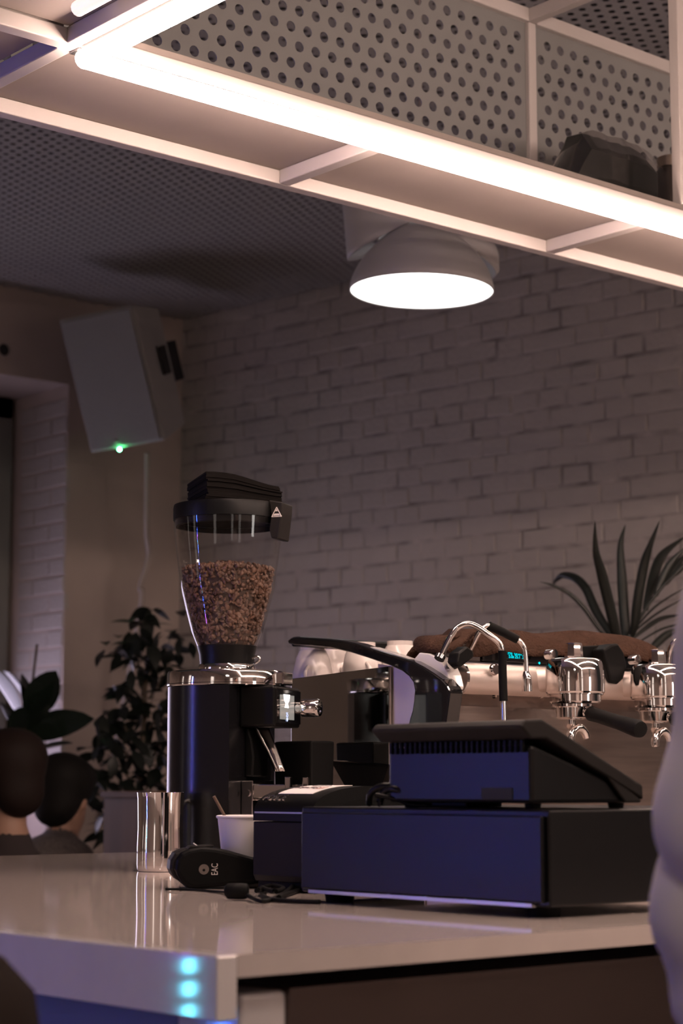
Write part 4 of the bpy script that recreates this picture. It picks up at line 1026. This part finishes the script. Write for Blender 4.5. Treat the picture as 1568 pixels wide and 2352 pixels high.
MB().box(0.012, sw-0.012, 0.012, shh-0.012, -0.0118, 0.0, M=Ms).build('grille', 'speaker_grille', spk, bevel=0.004)
gl_ = Ms.inverted() @ (W(290, 1026, sD-0.02) - S_BL)
MB().ball(q3(gl_.x, gl_.y, 0.001), 0.007, 12, 8).build('status_light', 'led_green', spk, smooth=60)
MB().ball(q3(gl_.x-0.006, gl_.y+0.034, 0.001), (0.010, 0.010, 0.004), 12, 8, M=Ms.to_3x3().to_4x4()).build('badge', 'speaker_paint', spk, smooth=60)
hb = q3(sw-0.005, shh*0.58, -sdp*0.5)
MB().box(sw-0.002, sw+0.010, shh*0.45, shh*0.66, -sdp*0.72, -sdp*0.5, M=Ms).build('bracket', 'vent_dark', spk, bevel=0.003)
MB().box(sw*0.35, sw*0.65, shh*0.35, shh*0.65, -sdp-0.25, -sdp-0.001, M=Ms).build('wall_arm', 'vent_dark', spk)
cv = [W(338, 1040, 7.95), W(338, 1120, 8.0), W(337, 1220, 8.05), W(342, 1270, 8.1), W(334, 1310, 8.1), W(322, 1350, 8.1), W(320, 1420, 8.1)]
cv = [Vector((p.x, min(p.y, 6.966), p.z)) for p in cv] + [Vector((cv[-1].x, 6.966, 0.9))]
sc_ = MB().tube(smoothpath([p - S_BL for p in cv], 6), 0.012, 10).build('cable', 'cable_grey', spk, smooth=60)

# ================================================================== PLANTS
def leaf_mesh(name, L_, w_, mt, fold=0.12, droop=0.25, n=6, pointy=1.0):
    vs = []
    for i in range(n+1):
        t = i/n; ww = w_*math.sin(math.pi*min(0.999, t**0.85))**pointy*0.5; x = L_*t; z = -droop*L_*t*t
        vs += [(x, -ww, z + fold*ww), (x, 0, z), (x, ww, z + fold*ww)]
    fs = []
    for i in range(n):
        o = i*3; fs += [(o, o+3, o+4, o+1), (o+1, o+4, o+5, o+2)]
    me = bpy.data.meshes.new(name); me.from_pydata(vs, [], fs); me.materials.append(MATS[mt])
    me.polygons.foreach_set('use_smooth', [True]*len(me.polygons)); return me
def put_leaf(me, par, loc, direction, roll=0.0, s=1.0, name='leaf'):
    o = bpy.data.objects.new(name, me); COL.objects.link(o); o.parent = par; o.location = loc
    x = Vector(direction).normalized(); z = Vector((0,0,1)) - x*x.z
    if z.length < 1e-3: z = Vector((1,0,0))
    z.normalize(); y = z.cross(x); M3 = Matrix((x, y, z)).transposed() @ Matrix.Rotation(roll, 3, 'X')
    o.rotation_euler = M3.to_euler(); o.scale = (s, s, s); return o
def plant_pot(par, r, h):
    MB().lathe([(0, 0.0005), (r*0.75, 0.0005), (r, h), (r*0.93, h), (r*0.88, h-0.03), (0, h-0.03)], 28, caps=False).build('pot', 'pot', par, smooth=40)
    MB().lathe([(0, h-0.029), (r*0.87, h-0.029)], 24, caps=False).build('soil', 'soil', par)
# weeping fig in the corner
fo = W(318, 1700, 7.3); fo.z = 0
fic = thing('potted_fig_tree', 'bushy dark small leaved fig tree in the room corner', 'plant', fo)
plant_pot(fic, 0.17, 0.34)
Fp = lambda x, y, d=7.3: W(x, y, d) - fo
MB().tube(smoothpath([(0,0,0.3), Fp(310, 1950), Fp(322, 1800), Fp(330, 1640), Fp(338, 1500), Fp(345, 1400)], 4), [0.016]*5 + [0.013]*5 + [0.009]*5 + [0.005]*6, 8).build('trunk', 'bark', fic, smooth=60)
random.seed(14)
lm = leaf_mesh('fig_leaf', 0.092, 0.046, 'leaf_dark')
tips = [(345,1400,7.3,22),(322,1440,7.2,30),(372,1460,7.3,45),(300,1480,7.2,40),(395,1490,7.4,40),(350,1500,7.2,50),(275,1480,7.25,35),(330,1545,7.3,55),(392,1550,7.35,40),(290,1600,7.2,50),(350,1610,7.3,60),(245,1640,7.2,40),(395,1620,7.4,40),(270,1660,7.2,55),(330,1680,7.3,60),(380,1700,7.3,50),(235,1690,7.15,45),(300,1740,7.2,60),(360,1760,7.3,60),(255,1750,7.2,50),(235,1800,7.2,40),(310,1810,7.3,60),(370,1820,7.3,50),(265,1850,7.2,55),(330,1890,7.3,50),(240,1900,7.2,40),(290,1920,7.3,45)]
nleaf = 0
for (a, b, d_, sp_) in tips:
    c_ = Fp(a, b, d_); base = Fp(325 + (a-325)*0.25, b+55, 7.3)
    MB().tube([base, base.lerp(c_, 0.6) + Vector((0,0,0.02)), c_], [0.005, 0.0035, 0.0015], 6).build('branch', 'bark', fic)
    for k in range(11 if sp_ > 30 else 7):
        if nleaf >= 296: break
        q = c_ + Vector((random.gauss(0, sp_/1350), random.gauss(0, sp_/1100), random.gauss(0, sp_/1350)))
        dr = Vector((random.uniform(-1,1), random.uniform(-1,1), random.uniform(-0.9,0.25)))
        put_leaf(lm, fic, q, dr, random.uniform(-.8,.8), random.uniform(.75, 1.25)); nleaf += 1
# rubber plant at the far left
ro = W(60, 1700, 7.25); ro.z = 0
rub = thing('rubber_plant', 'rubber plant with broad glossy leaves before the window', 'plant', ro)
plant_pot(rub, 0.15, 0.30)
Rp = lambda x, y, d=7.25: W(x, y, d) - ro
MB().tube(smoothpath([(0,0,0.27), Rp(45, 1960), Rp(52, 1800), Rp(62, 1680), Rp(85, 1480)], 4), [0.012]*8 + [0.009]*4 + [0.005]*5, 8).build('stem', 'bark', rub, smooth=60)
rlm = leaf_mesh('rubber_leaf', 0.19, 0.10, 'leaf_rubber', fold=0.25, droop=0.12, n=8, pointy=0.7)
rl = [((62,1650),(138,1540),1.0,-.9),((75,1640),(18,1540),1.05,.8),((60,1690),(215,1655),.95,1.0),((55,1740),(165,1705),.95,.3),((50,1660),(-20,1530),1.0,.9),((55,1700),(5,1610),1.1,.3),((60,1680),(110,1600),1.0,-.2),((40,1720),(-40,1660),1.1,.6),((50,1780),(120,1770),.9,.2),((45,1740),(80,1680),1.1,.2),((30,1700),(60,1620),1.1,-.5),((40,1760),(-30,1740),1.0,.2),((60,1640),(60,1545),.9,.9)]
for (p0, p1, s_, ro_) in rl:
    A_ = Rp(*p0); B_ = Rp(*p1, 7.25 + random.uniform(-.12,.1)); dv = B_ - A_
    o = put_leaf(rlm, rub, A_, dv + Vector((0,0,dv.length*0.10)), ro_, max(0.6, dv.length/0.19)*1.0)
# kentia palm on the right behind the machine
pDp = 5.0
plo = W(1445, 1800, pDp); plo.z = 0
palm = thing('potted_palm', 'potted palm with long dark narrow leaves behind the espresso machine', 'plant', plo)
plant_pot(palm, 0.18, 0.36)
pc5 = lambda a, b: (1200 + a*0.2347, 1150 + b*0.2347)
blades = [([(900,1420),(745,1250),(600,1050),(470,920),(300,830),(165,793)], 44, .0),
 ([(930,1400),(850,1290),(720,1080),(620,860),(520,760),(400,728),(330,775),(300,830)], 92, .1),
 ([(960,1400),(915,1290),(840,980),(770,700),(715,480),(706,185)], 104, -.1),
 ([(1020,1400),(1008,1290),(985,980),(970,720),(958,430),(1006,228)], 102, .05),
 ([(1060,1330),(1100,1200),(1130,950),(1190,620),(1250,430),(1342,188)], 96, -.05),
 ([(1200,1070),(1260,820),(1330,600),(1420,480),(1600,345)], 100, .1),
 ([(1300,930),(1370,760),(1460,600),(1600,450)], 80, .0), ([(1390,815),(1460,690),(1600,520)], 90, .1), ([(1480,730),(1600,600)], 60, 0),
 ([(1050,1310),(1250,1080),(1420,950),(1600,850)], 22, .1), ([(1045,1320),(1250,1150),(1420,1040),(1600,950)], 22, .15),
 ([(1060,1360),(1270,1200),(1400,1140),(1600,1115)], 48, .1), ([(1110,1400),(1350,1260),(1540,1210),(1640,1200)], 22, .1), ([(1230,1490),(1330,1380),(1450,1290),(1620,1250)], 80, .05)]
for (pts, wdt, dd) in blades:
    P = smoothpath([Vector((*W(*pc5(a, b), pDp + dd*i*0.6), )) - plo for i, (a, b) in enumerate(pts)], 5); n_ = len(P); vs = []
    wm = wdt*0.2347/FPX*pDp
    for i, q in enumerate(P):
        t = i/(n_-1); tg = (P[min(i+1, n_-1)] - P[max(i-1, 0)]).normalized()
        sd_ = tg.cross(FW).normalized(); ww = wm*0.5*min(1, 0.55 + 1.6*t)*(1 - max(0, (t-0.5)/0.5)**1.6)
        vs += [q - sd_*ww + FW*ww*0.3, q, q + sd_*ww + FW*ww*0.3]
    fs = []
    for i in range(n_-1): fs += [(i*3, i*3+3, i*3+4, i*3+1), (i*3+1, i*3+4, i*3+5, i*3+2)]
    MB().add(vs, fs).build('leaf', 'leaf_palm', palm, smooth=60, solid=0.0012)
rach = smoothpath([W(*pc5(a, b), pDp) - plo for a, b in [(1000,1560),(1030,1400),(1045,1320),(1200,1065),(1300,930),(1400,810),(1600,620)]], 4)
MB().tube(rach, [0.007]*8 + [0.004]*(len(rach)-8), 8).build('rachis', 'leaf_palm', palm, smooth=60)
MB().tube([(0,0,0.33), (0.01,0.0,0.8), rach[0]], [0.016, 0.012, 0.007], 10).build('stem', 'leaf_palm', palm, smooth=60)

# ================================================================== WOODEN CABINET in the corner
wc = W(350, 1900, 6.3); wc.z = 0
zc_ = W(350, 1817, 6.3).z
cabn = thing('wooden_cabinet', 'brown wooden cabinet standing behind the grinder by the fig tree', 'cabinet', wc, 0)
cwid = 0.10
MB().box(-cwid, cwid, -0.13, 0.13, 0.06, zc_-0.022).build('carcass', 'wood', cabn)
MB().box(-cwid-0.01, cwid+0.01, -0.145, 0.14, zc_-0.0218, zc_).build('top', 'wood', cabn, bevel=0.003)
for k in range(3):
    z0 = 0.08 + k*0.33
    dr_ = MB().box(-cwid+0.01, cwid-0.01, -0.146, -0.1305, z0, z0+0.31).build('drawer', 'wood', cabn, bevel=0.004)
    MB().lathe([(0.008, 0), (0.008, 0.012), (0.013, 0.018), (0, 0.022)], 14, M=frame((0, -0.1462, z0+0.2), (1,0,0), (0,0,1), (0,-1,0)), caps=False).build('knob', 'black_metal', dr_, smooth=40)
for sx in (-1, 1):
    for sy in (-1, 1):
        MB().box(sx*(cwid-0.03)-0.015, sx*(cwid-0.03)+0.015, sy*0.1-0.015, sy*0.1+0.015, 0, 0.0598).build('leg', 'wood', cabn)

# ================================================================== PEOPLE: one continuous surface each
def sdf_surface(prims, lo, hi, h, k):
    ax = [np.arange(lo[i], hi[i] + h, h) for i in range(3)]
    X, Y, Z = np.meshgrid(*ax, indexing='ij'); P = np.stack([X, Y, Z], -1)
    F = np.full(X.shape, 1e3); best = np.full(X.shape, 1e3); lab = np.zeros(X.shape, np.int32)
    for pr in prims:
        if pr[0] == 'cap':
            _, a, b, ra, rb, m_ = pr; a = np.array(a); b = np.array(b); ab = b - a
            t = np.clip(((P - a) @ ab)/max(ab @ ab, 1e-9), 0, 1); d = np.linalg.norm(P - a - t[..., None]*ab, axis=-1) - (ra + (rb-ra)*t)
        else:
            _, c, r, m_ = pr[:4]; r = np.array(r); q = P - np.array(c)
            if len(pr) > 4: q = q @ np.array(pr[4])
            d = (np.linalg.norm(q/r, axis=-1) - 1)*r.min()
        kk = pr[5] if pr[0] == 'ell' and len(pr) > 5 else k
        hh_ = np.clip(0.5 + 0.5*(F - d)/kk, 0, 1); F = F*(1-hh_) + d*hh_ - kk*hh_*(1-hh_)
        s_ = d < best; best[s_] = d[s_]; lab[s_] = m_
    S = F < 0; n = np.array(F.shape)
    c8 = [(i, j, l) for i in (0,1) for j in (0,1) for l in (0,1)]
    cs = tuple(n - 1); cnt = np.zeros(cs); acc = np.zeros(cs + (3,))
    def sub(A, o): return A[o[0]:o[0]+cs[0], o[1]:o[1]+cs[1], o[2]:o[2]+cs[2]]
    for a in c8:
        for axx in range(3):
            if a[axx]: continue
            b = list(a); b[axx] = 1
            fa, fb = sub(F, a), sub(F, b); cr_ = (fa < 0) != (fb < 0)
            t = np.where(cr_, fa/np.where(np.abs(fa-fb) < 1e-12, 1, fa-fb), 0)
            off = np.zeros(cs + (3,))
            for i in range(3): off[..., i] = a[i]
            off[..., axx] = t
            acc += np.where(cr_[..., None], off, 0); cnt += cr_
    act = cnt > 0; idx = np.full(cs, -1); idx[act] = np.arange(act.sum())
    I = np.argwhere(act); V = (I + acc[act]/cnt[act][:, None])*h + np.array(lo); fs = []; fl = []
    for axx in range(3):
        o = [0,0,0]; o[axx] = 1
        sl0 = [slice(0, n[i]) for i in range(3)]; sl1 = list(sl0); sl0[axx] = slice(0, n[axx]-1); sl1[axx] = slice(1, n[axx])
        ch = S[tuple(sl0)] != S[tuple(sl1)]; E_ = np.argwhere(ch)
        b, c = [i for i in range(3) if i != axx]
        ok = (E_[:, b] > 0) & (E_[:, c] > 0) & (E_[:, b] < cs[b]) & (E_[:, c] < cs[c]) & (E_[:, axx] < cs[axx]); E_ = E_[ok]
        def id_(db, dc):
            Q = E_.copy(); Q[:, b] += db; Q[:, c] += dc; return idx[Q[:,0], Q[:,1], Q[:,2]]
        quad = np.stack([id_(-1,-1), id_(0,-1), id_(0,0), id_(-1,0)], 1)
        fs.append(quad); fl.append(lab[E_[:,0], E_[:,1], E_[:,2]])
    return V, np.concatenate(fs), np.concatenate(fl)
def sdf_obj(name, prims, mats, parent, h, k, it=2, waist=None):
    pts = []
    for pr in prims:
        if pr[0] == 'cap':
            for c, r in ((pr[1], pr[3]), (pr[2], pr[4])): pts += [np.array(c) - r, np.array(c) + r]
        else:
            R_ = max(pr[2]); pts += [np.array(pr[1]) - R_, np.array(pr[1]) + R_]
    pts = np.array(pts); V, Fq, L_ = sdf_surface(prims, pts.min(0) - 2.5*h, pts.max(0) + 2.5*h, h, k)
    me = bpy.data.meshes.new(name); me.from_pydata(V.tolist(), [], Fq.tolist())
    for q in mats: me.materials.append(MATS[q])
    if waist:
        cz = V[Fq].mean(1)[:, 2]; L_ = np.where((L_ == 2) & (cz > waist), 1, L_); L_ = np.where((L_ == 1) & (cz < waist), 2, L_)
    me.polygons.foreach_set('material_index', L_.tolist()); fix_normals(me)
    me.polygons.foreach_set('use_smooth', [True]*len(me.polygons))
    o = bpy.data.objects.new(name, me); COL.objects.link(o); o.parent = parent
    sm = o.modifiers.new('smooth', 'SMOOTH'); sm.iterations = it; sm.factor = 0.5
    return o
def head_prims(c, yaw, nod, skin=0):
    """head centred at c, looking along yaw; returns prims"""
    R3 = np.array(Matrix.Rotation(yaw, 3, 'Z') @ Matrix.Rotation(nod, 3, 'Y')); c = np.array(c)
    T_ = lambda v_: tuple(c + R3 @ np.array(v_))
    return [('ell', T_((0.0, 0, 0.02)), (0.098, 0.078, 0.105), skin, R3), ('ell', T_((0.03, 0, -0.055)), (0.066, 0.060, 0.065), skin, R3, 0.03),
            ('cap', T_((0.088, 0, 0.012)), T_((0.106, 0, -0.022)), 0.010, 0.015, skin), ('ell', T_((0.08, 0, -0.068)), (0.022, 0.028, 0.008), skin, R3, 0.012),
            ('ell', T_((0.072, 0, -0.100)), (0.024, 0.028, 0.020), skin, R3, 0.02), ('ell', T_((0.086, 0, 0.032)), (0.014, 0.05, 0.012), skin, R3, 0.015),
            ('ell', T_((-0.005, 0.080, -0.012)), (0.020, 0.010, 0.032), skin, R3, 0.006), ('ell', T_((-0.005, -0.080, -0.012)), (0.020, 0.010, 0.032), skin, R3, 0.006)], T_, R3
def hand_prims(w_, dir_, side_, down_, skin):
    w_ = Vector(w_); d_ = Vector(dir_).normalized(); s_ = Vector(side_).normalized(); n_ = Vector(down_).normalized(); out = []
    pk_ = w_ + d_*0.045
    out.append(('cap', tuple(w_), tuple(pk_), 0.026, 0.030, skin))
    for i, ln in enumerate((0.072, 0.080, 0.074, 0.058)):
        b0_ = w_ + d_*0.075 + s_*(0.031 - 0.0205*i); m_ = b0_ + (d_*0.85 + n_*0.45)*ln*0.5; e_2 = m_ + (d_*0.55 + n_*0.83)*ln*0.5
        out += [('cap', tuple(pk_ + s_*(0.02-0.014*i)), tuple(b0_), 0.014, 0.010, skin), ('cap', tuple(b0_), tuple(m_), 0.0098, 0.0090, skin), ('cap', tuple(m_), tuple(e_2), 0.0090, 0.0078, skin)]
    t0_ = w_ + d_*0.025 + s_*0.028; t1_ = t0_ + (d_*0.6 + s_*0.7 + n_*0.3)*0.036; t2_ = t1_ + (d_*0.85 + s_*0.2 + n_*0.5)*0.030
    out += [('cap', tuple(t0_), tuple(t1_), 0.014, 0.0105, skin), ('cap', tuple(t1_), tuple(t2_), 0.0105, 0.0085, skin)]
    return out
def eyes(par, T_):
    for s_ in (1, -1):
        e = MB().ball(T_((0.0845, 0.030*s_, 0.008)), 0.0115, 12, 8).build('eye', 'eye_white', par, smooth=60)
        MB().ball(T_((0.0935, 0.031*s_, 0.008)), 0.0048, 10, 6).build('pupil', 'hair_black', e, smooth=60)

def chair(loc, rz, seat_h, label):
    c = thing('lounge_chair', label, 'chair', loc, rz)
    MB().box(-0.23, 0.23, -0.23, 0.23, seat_h-0.07, seat_h).build('seat', 'stool_dark', c, bevel=0.02, seg=3)
    MB().box(-0.27, -0.20, -0.22, 0.22, seat_h+0.005, seat_h+0.30).build('backrest', 'stool_dark', c, bevel=0.02, seg=3)
    for sx in (-1, 1):
        for sy in (-1, 1):
            MB().tube([(sx*0.21, sy*0.20, 0), (sx*0.19, sy*0.18, seat_h-0.0705)], [0.012, 0.018], 10).build('leg', 'wood', c, smooth=60)
    return c
def seated(name, label, head_px, hD, heading, mats, hair, seat_h, nod, yaw, lean, hgroup, hairstyle):
    hc = W(*head_px, hD)
    H_ = Vector((math.cos(heading), math.sin(heading), 0)); loc = hc - H_*lean; loc.z = 0
    t = thing(name, label, 'person', loc, heading)
    hz = hc.z; s0_ = seat_h + 0.095
    pel = (0, 0, s0_); chest = (lean*0.62, 0, hz-0.42); nk_ = (lean*0.86, 0, hz-0.20); hd_c = (lean, 0, hz)
    pr = [('ell', (0.0, 0, s0_), (0.15, 0.17, 0.10), 2), ('cap', pel, (lean*0.4, 0, (s0_+hz-0.42)/2), 0.135, 0.135, 1), ('ell', chest, (0.13, 0.185, 0.19), 1),
          ('cap', (lean*0.7, 0.13, hz-0.30), (lean*0.7, -0.13, hz-0.30), 0.075, 0.075, 1), ('cap', (lean*0.72, 0.0, hz-0.235), nk_, 0.088, 0.072, 1), ('cap', nk_, (lean*0.97, 0, hz-0.07), 0.056, 0.052, 0)]
    if hairstyle == 'hood': pr.append(('ell', (lean*0.62, 0, hz-0.215), (0.105, 0.150, 0.105), 1))
    for s_ in (1, -1):
        sh_ = (lean*0.7, 0.185*s_, hz-0.31); el = (lean*0.7+0.10, 0.24*s_, hz-0.58); wr_ = (lean*0.7+0.30, 0.10*s_, s0_+0.13)
        pr += [('cap', sh_, el, 0.058, 0.047, 1), ('cap', el, wr_, 0.046, 0.032, 1)] + hand_prims(wr_, (0.9, -0.35*s_, -0.15), (0.35*s_*-1, -0.9*s_*-1*-1, 0), (0,0,-1), 0)
        kn_ = (0.44, 0.13*s_, seat_h+0.07); an = (0.42, 0.12*s_, 0.09)
        pr += [('cap', (0.05, 0.09*s_, s0_), kn_, 0.088, 0.062, 2), ('cap', kn_, an, 0.060, 0.042, 2), ('cap', (0.40, 0.12*s_, 0.042), (0.56, 0.14*s_, 0.036), 0.040, 0.034, 3)]
    hp_, T_, R3 = head_prims(hd_c, yaw, nod); pr += hp_
    o = sdf_obj('body', pr, mats, t, 0.013, 0.035)
    eyes(t, T_)
    hr_ = [('ell', T_((-0.016, 0, 0.040)), (0.104, 0.092, 0.100), 0, R3), ('ell', T_((-0.055, 0, -0.03)), (0.062, 0.078, 0.075), 0, R3)]
    if True: hr_ += [('ell', T_((-0.02, 0, 0.075)), (0.115, 0.105, 0.085), 0, R3), ('ell', T_((0.05, 0, 0.095)), (0.06, 0.08, 0.045), 0, R3)]
    else: hr_ += [('ell', T_((-0.01, 0, 0.07)), (0.104, 0.094, 0.075), 0, R3)]
    sdf_obj('hair', hr_, [hair], t, 0.012, 0.03)
    return t
hdB = math.atan2(FW.y + RT.y*0.25, FW.x + RT.x*0.25); hdA = math.atan2(FW.y*0.75 - RT.y*0.66, FW.x*0.75 - RT.x*0.66)
tb = seated('person', 'seated person with short black hair in a grey woollen coat, turned away', (146, 1838), 6.75, hdB, ['skin', 'coat_grey', 'trousers', 'shoe'], 'hair_black', 0.36, 0.22, -0.1, 0.20, None, 'hood')
ta_ = seated('person', 'seated person with thick brown hair at the left edge, bare neck', (16, 1800), 5.7, hdA, ['skin', 'coat_dark', 'trousers', 'shoe'], 'hair_brown', 0.40, 0.12, 0.1, 0.14, None, 'full')
for t_, sh_, lb_ in ((tb, 0.36, 'dark lounge chair under the person in the grey coat'), (ta_, 0.40, 'dark lounge chair under the person at the left edge')):
    chair(tuple(t_.location), t_.rotation_euler.z, sh_, lb_)

# barista at the right edge: standing, arm bent, light shirt
bD = 1.36
eb = W(1706, 1950, bD)                         # elbow
bh = math.atan2((FW*0.9 + RT*0.43).y, (FW*0.9 + RT*0.43).x)
Hd = Vector((math.cos(bh), math.sin(bh), 0)); Lf = Vector((-Hd.y, Hd.x, 0))
bo_ = eb - Lf*0.235 + Hd*0.03; bo_.z = 0
bar = thing('person', 'standing person in a light grey shirt at the right edge, arm bent', 'person', bo_, bh)
ez = eb.z
def lw(p): 
    d_ = Vector(p) - bo_; return (d_.dot(Hd), d_.dot(Lf), d_.z + 0)
pr = [('ell', (0, 0, 0.96), (0.125, 0.165, 0.13), 2), ('cap', (0, 0, 0.98), (0, 0, 1.15), 0.125, 0.125, 1), ('ell', (0.0, 0, 1.27), (0.125, 0.175, 0.20), 1), ('cap', (-0.005, 0.13, 1.42), (-0.005, -0.13, 1.42), 0.07, 0.07, 1),
      ('cap', (0, 0, 1.43), (0.005, 0, 1.47), 0.075, 0.062, 1), ('cap', (0.005, 0, 1.45), (0.02, 0, 1.57), 0.056, 0.053, 0), ('ell', (0, 0, 0.97), (0.150, 0.185, 0.07), 1)]
for s_ in (1, -1):
    sh_ = (-0.005, 0.19*s_, 1.40)
    el = lw(eb) if s_ > 0 else (-0.02, -0.285, 1.08)
    wr_ = (el[0] + 0.235, el[1] - 0.035*s_, el[2] + 0.02)
    md = tuple((np.array(sh_)*0.45 + np.array(el)*0.55))
    pr += [('cap', sh_, md, 0.068, 0.060, 1), ('cap', md, (el[0], el[1], el[2]+0.02), 0.060, 0.055, 1), ('cap', (el[0], el[1], el[2]+0.02), (el[0]+0.10, el[1]-0.015*s_, el[2]+0.0), 0.055, 0.052, 1), ('cap', (el[0]+0.09, el[1]-0.014*s_, el[2]+0.004), wr_, 0.042, 0.029, 0)]
    pr += hand_prims(wr_, (0.97, -0.2*s_, -0.1), (0.2*s_*s_*0 + 0.2, -0.97*s_*-1*-1, 0), (0,0,-1), 0)
    pr += [('cap', (0.0, 0.09*s_, 0.90), (0.01, 0.10*s_, 0.50), 0.092, 0.062, 2), ('cap', (0.01, 0.10*s_, 0.50), (-0.02, 0.10*s_, 0.10), 0.060, 0.045, 2), ('cap', (-0.04, 0.10*s_, 0.045), (0.15, 0.12*s_, 0.036), 0.042, 0.035, 3)]
hp_, T_, R3 = head_prims((0.03, 0, 1.66), 0.2, 0.15); pr += hp_
sdf_obj('body', pr, ['skin', 'shirt', 'trousers', 'shoe'], bar, 0.0095, 0.03, waist=0.915)
eyes(bar, T_)
sdf_obj('hair', [('ell', T_((-0.016, 0, 0.040)), (0.104, 0.092, 0.100), 0, R3), ('ell', T_((-0.055, 0, -0.03)), (0.062, 0.078, 0.075), 0, R3)], ['hair_brown'], bar, 0.012, 0.03)
# loose rolled sleeve end hanging from the elbow
el = lw(eb)
cf = MB(); vs = []; nA = 20
prof = [(0.050, 0.015), (0.064, -0.030), (0.062, -0.060), (0.052, -0.080), (0.060, -0.118), (0.050, -0.128)]
for i, (r_, dz_) in enumerate(prof):
    for j in range(nA):
        a_ = 2*math.pi*j/nA; w_ = 1 + 0.10*math.sin(3*a_ + i*0.9)
        vs.append((el[0] + 0.03 + r_*w_*math.cos(a_)*1.1, el[1] + 0.012 - (0.003*i) + r_*w_*math.sin(a_), el[2] + 0.0 + dz_ + 0.012*math.cos(a_)))
fs = [(i*nA+j, i*nA+(j+1)%nA, (i+1)*nA+(j+1)%nA, (i+1)*nA+j) for i in range(len(prof)-1) for j in range(nA)]
cf.add(vs, fs).build('sleeve_end', 'shirt', bar, smooth=80, solid=0.003, sub=1)

# ================================================================== DARK STOOL BACK at the lower left
so_ = W(-108, 2352, 1.25)
stool = thing('bar_stool', 'dark padded bar stool at the lower left corner', 'stool', (so_.x, so_.y, 0), AZ + math.pi/2)
zt2 = W(0, 2195, 1.25).z
MB().lathe([(0, zt2-0.13), (0.02, zt2-0.13), (0.045, zt2-0.105), (0.052, zt2-0.07), (0.046, zt2-0.03), (0.028, zt2-0.006), (0.0, zt2)], 32, M=Matrix.Diagonal((1, 3.2, 1, 1)) @ Matrix.Identity(4), caps=False).build('backrest', 'stool_dark', stool, smooth=60)
MB().lathe([(0, 0.66), (0.17, 0.66), (0.19, 0.68), (0.19, 0.70), (0.16, 0.72), (0, 0.725)], 36, c=(-0.16, 0, 0), caps=False).build('seat', 'stool_dark', stool, smooth=50)
for s_ in (-1, 1): MB().tube([(-0.02, 0.10*s_, zt2-0.112), (-0.03, 0.10*s_, 0.70)], 0.009, 10).build('back_post', 'black_metal', stool, smooth=60)
for a_ in range(4):
    q = math.pi/4 + a_*math.pi/2
    MB().tube([(-0.16+0.12*math.cos(q), 0.12*math.sin(q), 0.6595), (-0.16+0.19*math.cos(q), 0.19*math.sin(q), 0)], 0.011, 10).build('leg', 'black_metal', stool, smooth=60)
MB().lathe([(0.165+0.007*math.cos(t), 0.25+0.007*math.sin(t)) for t in [2*math.pi*i/8 for i in range(9)]], 28, c=(-0.16,0,0), caps=False).build('foot_ring', 'black_metal', stool, smooth=60)
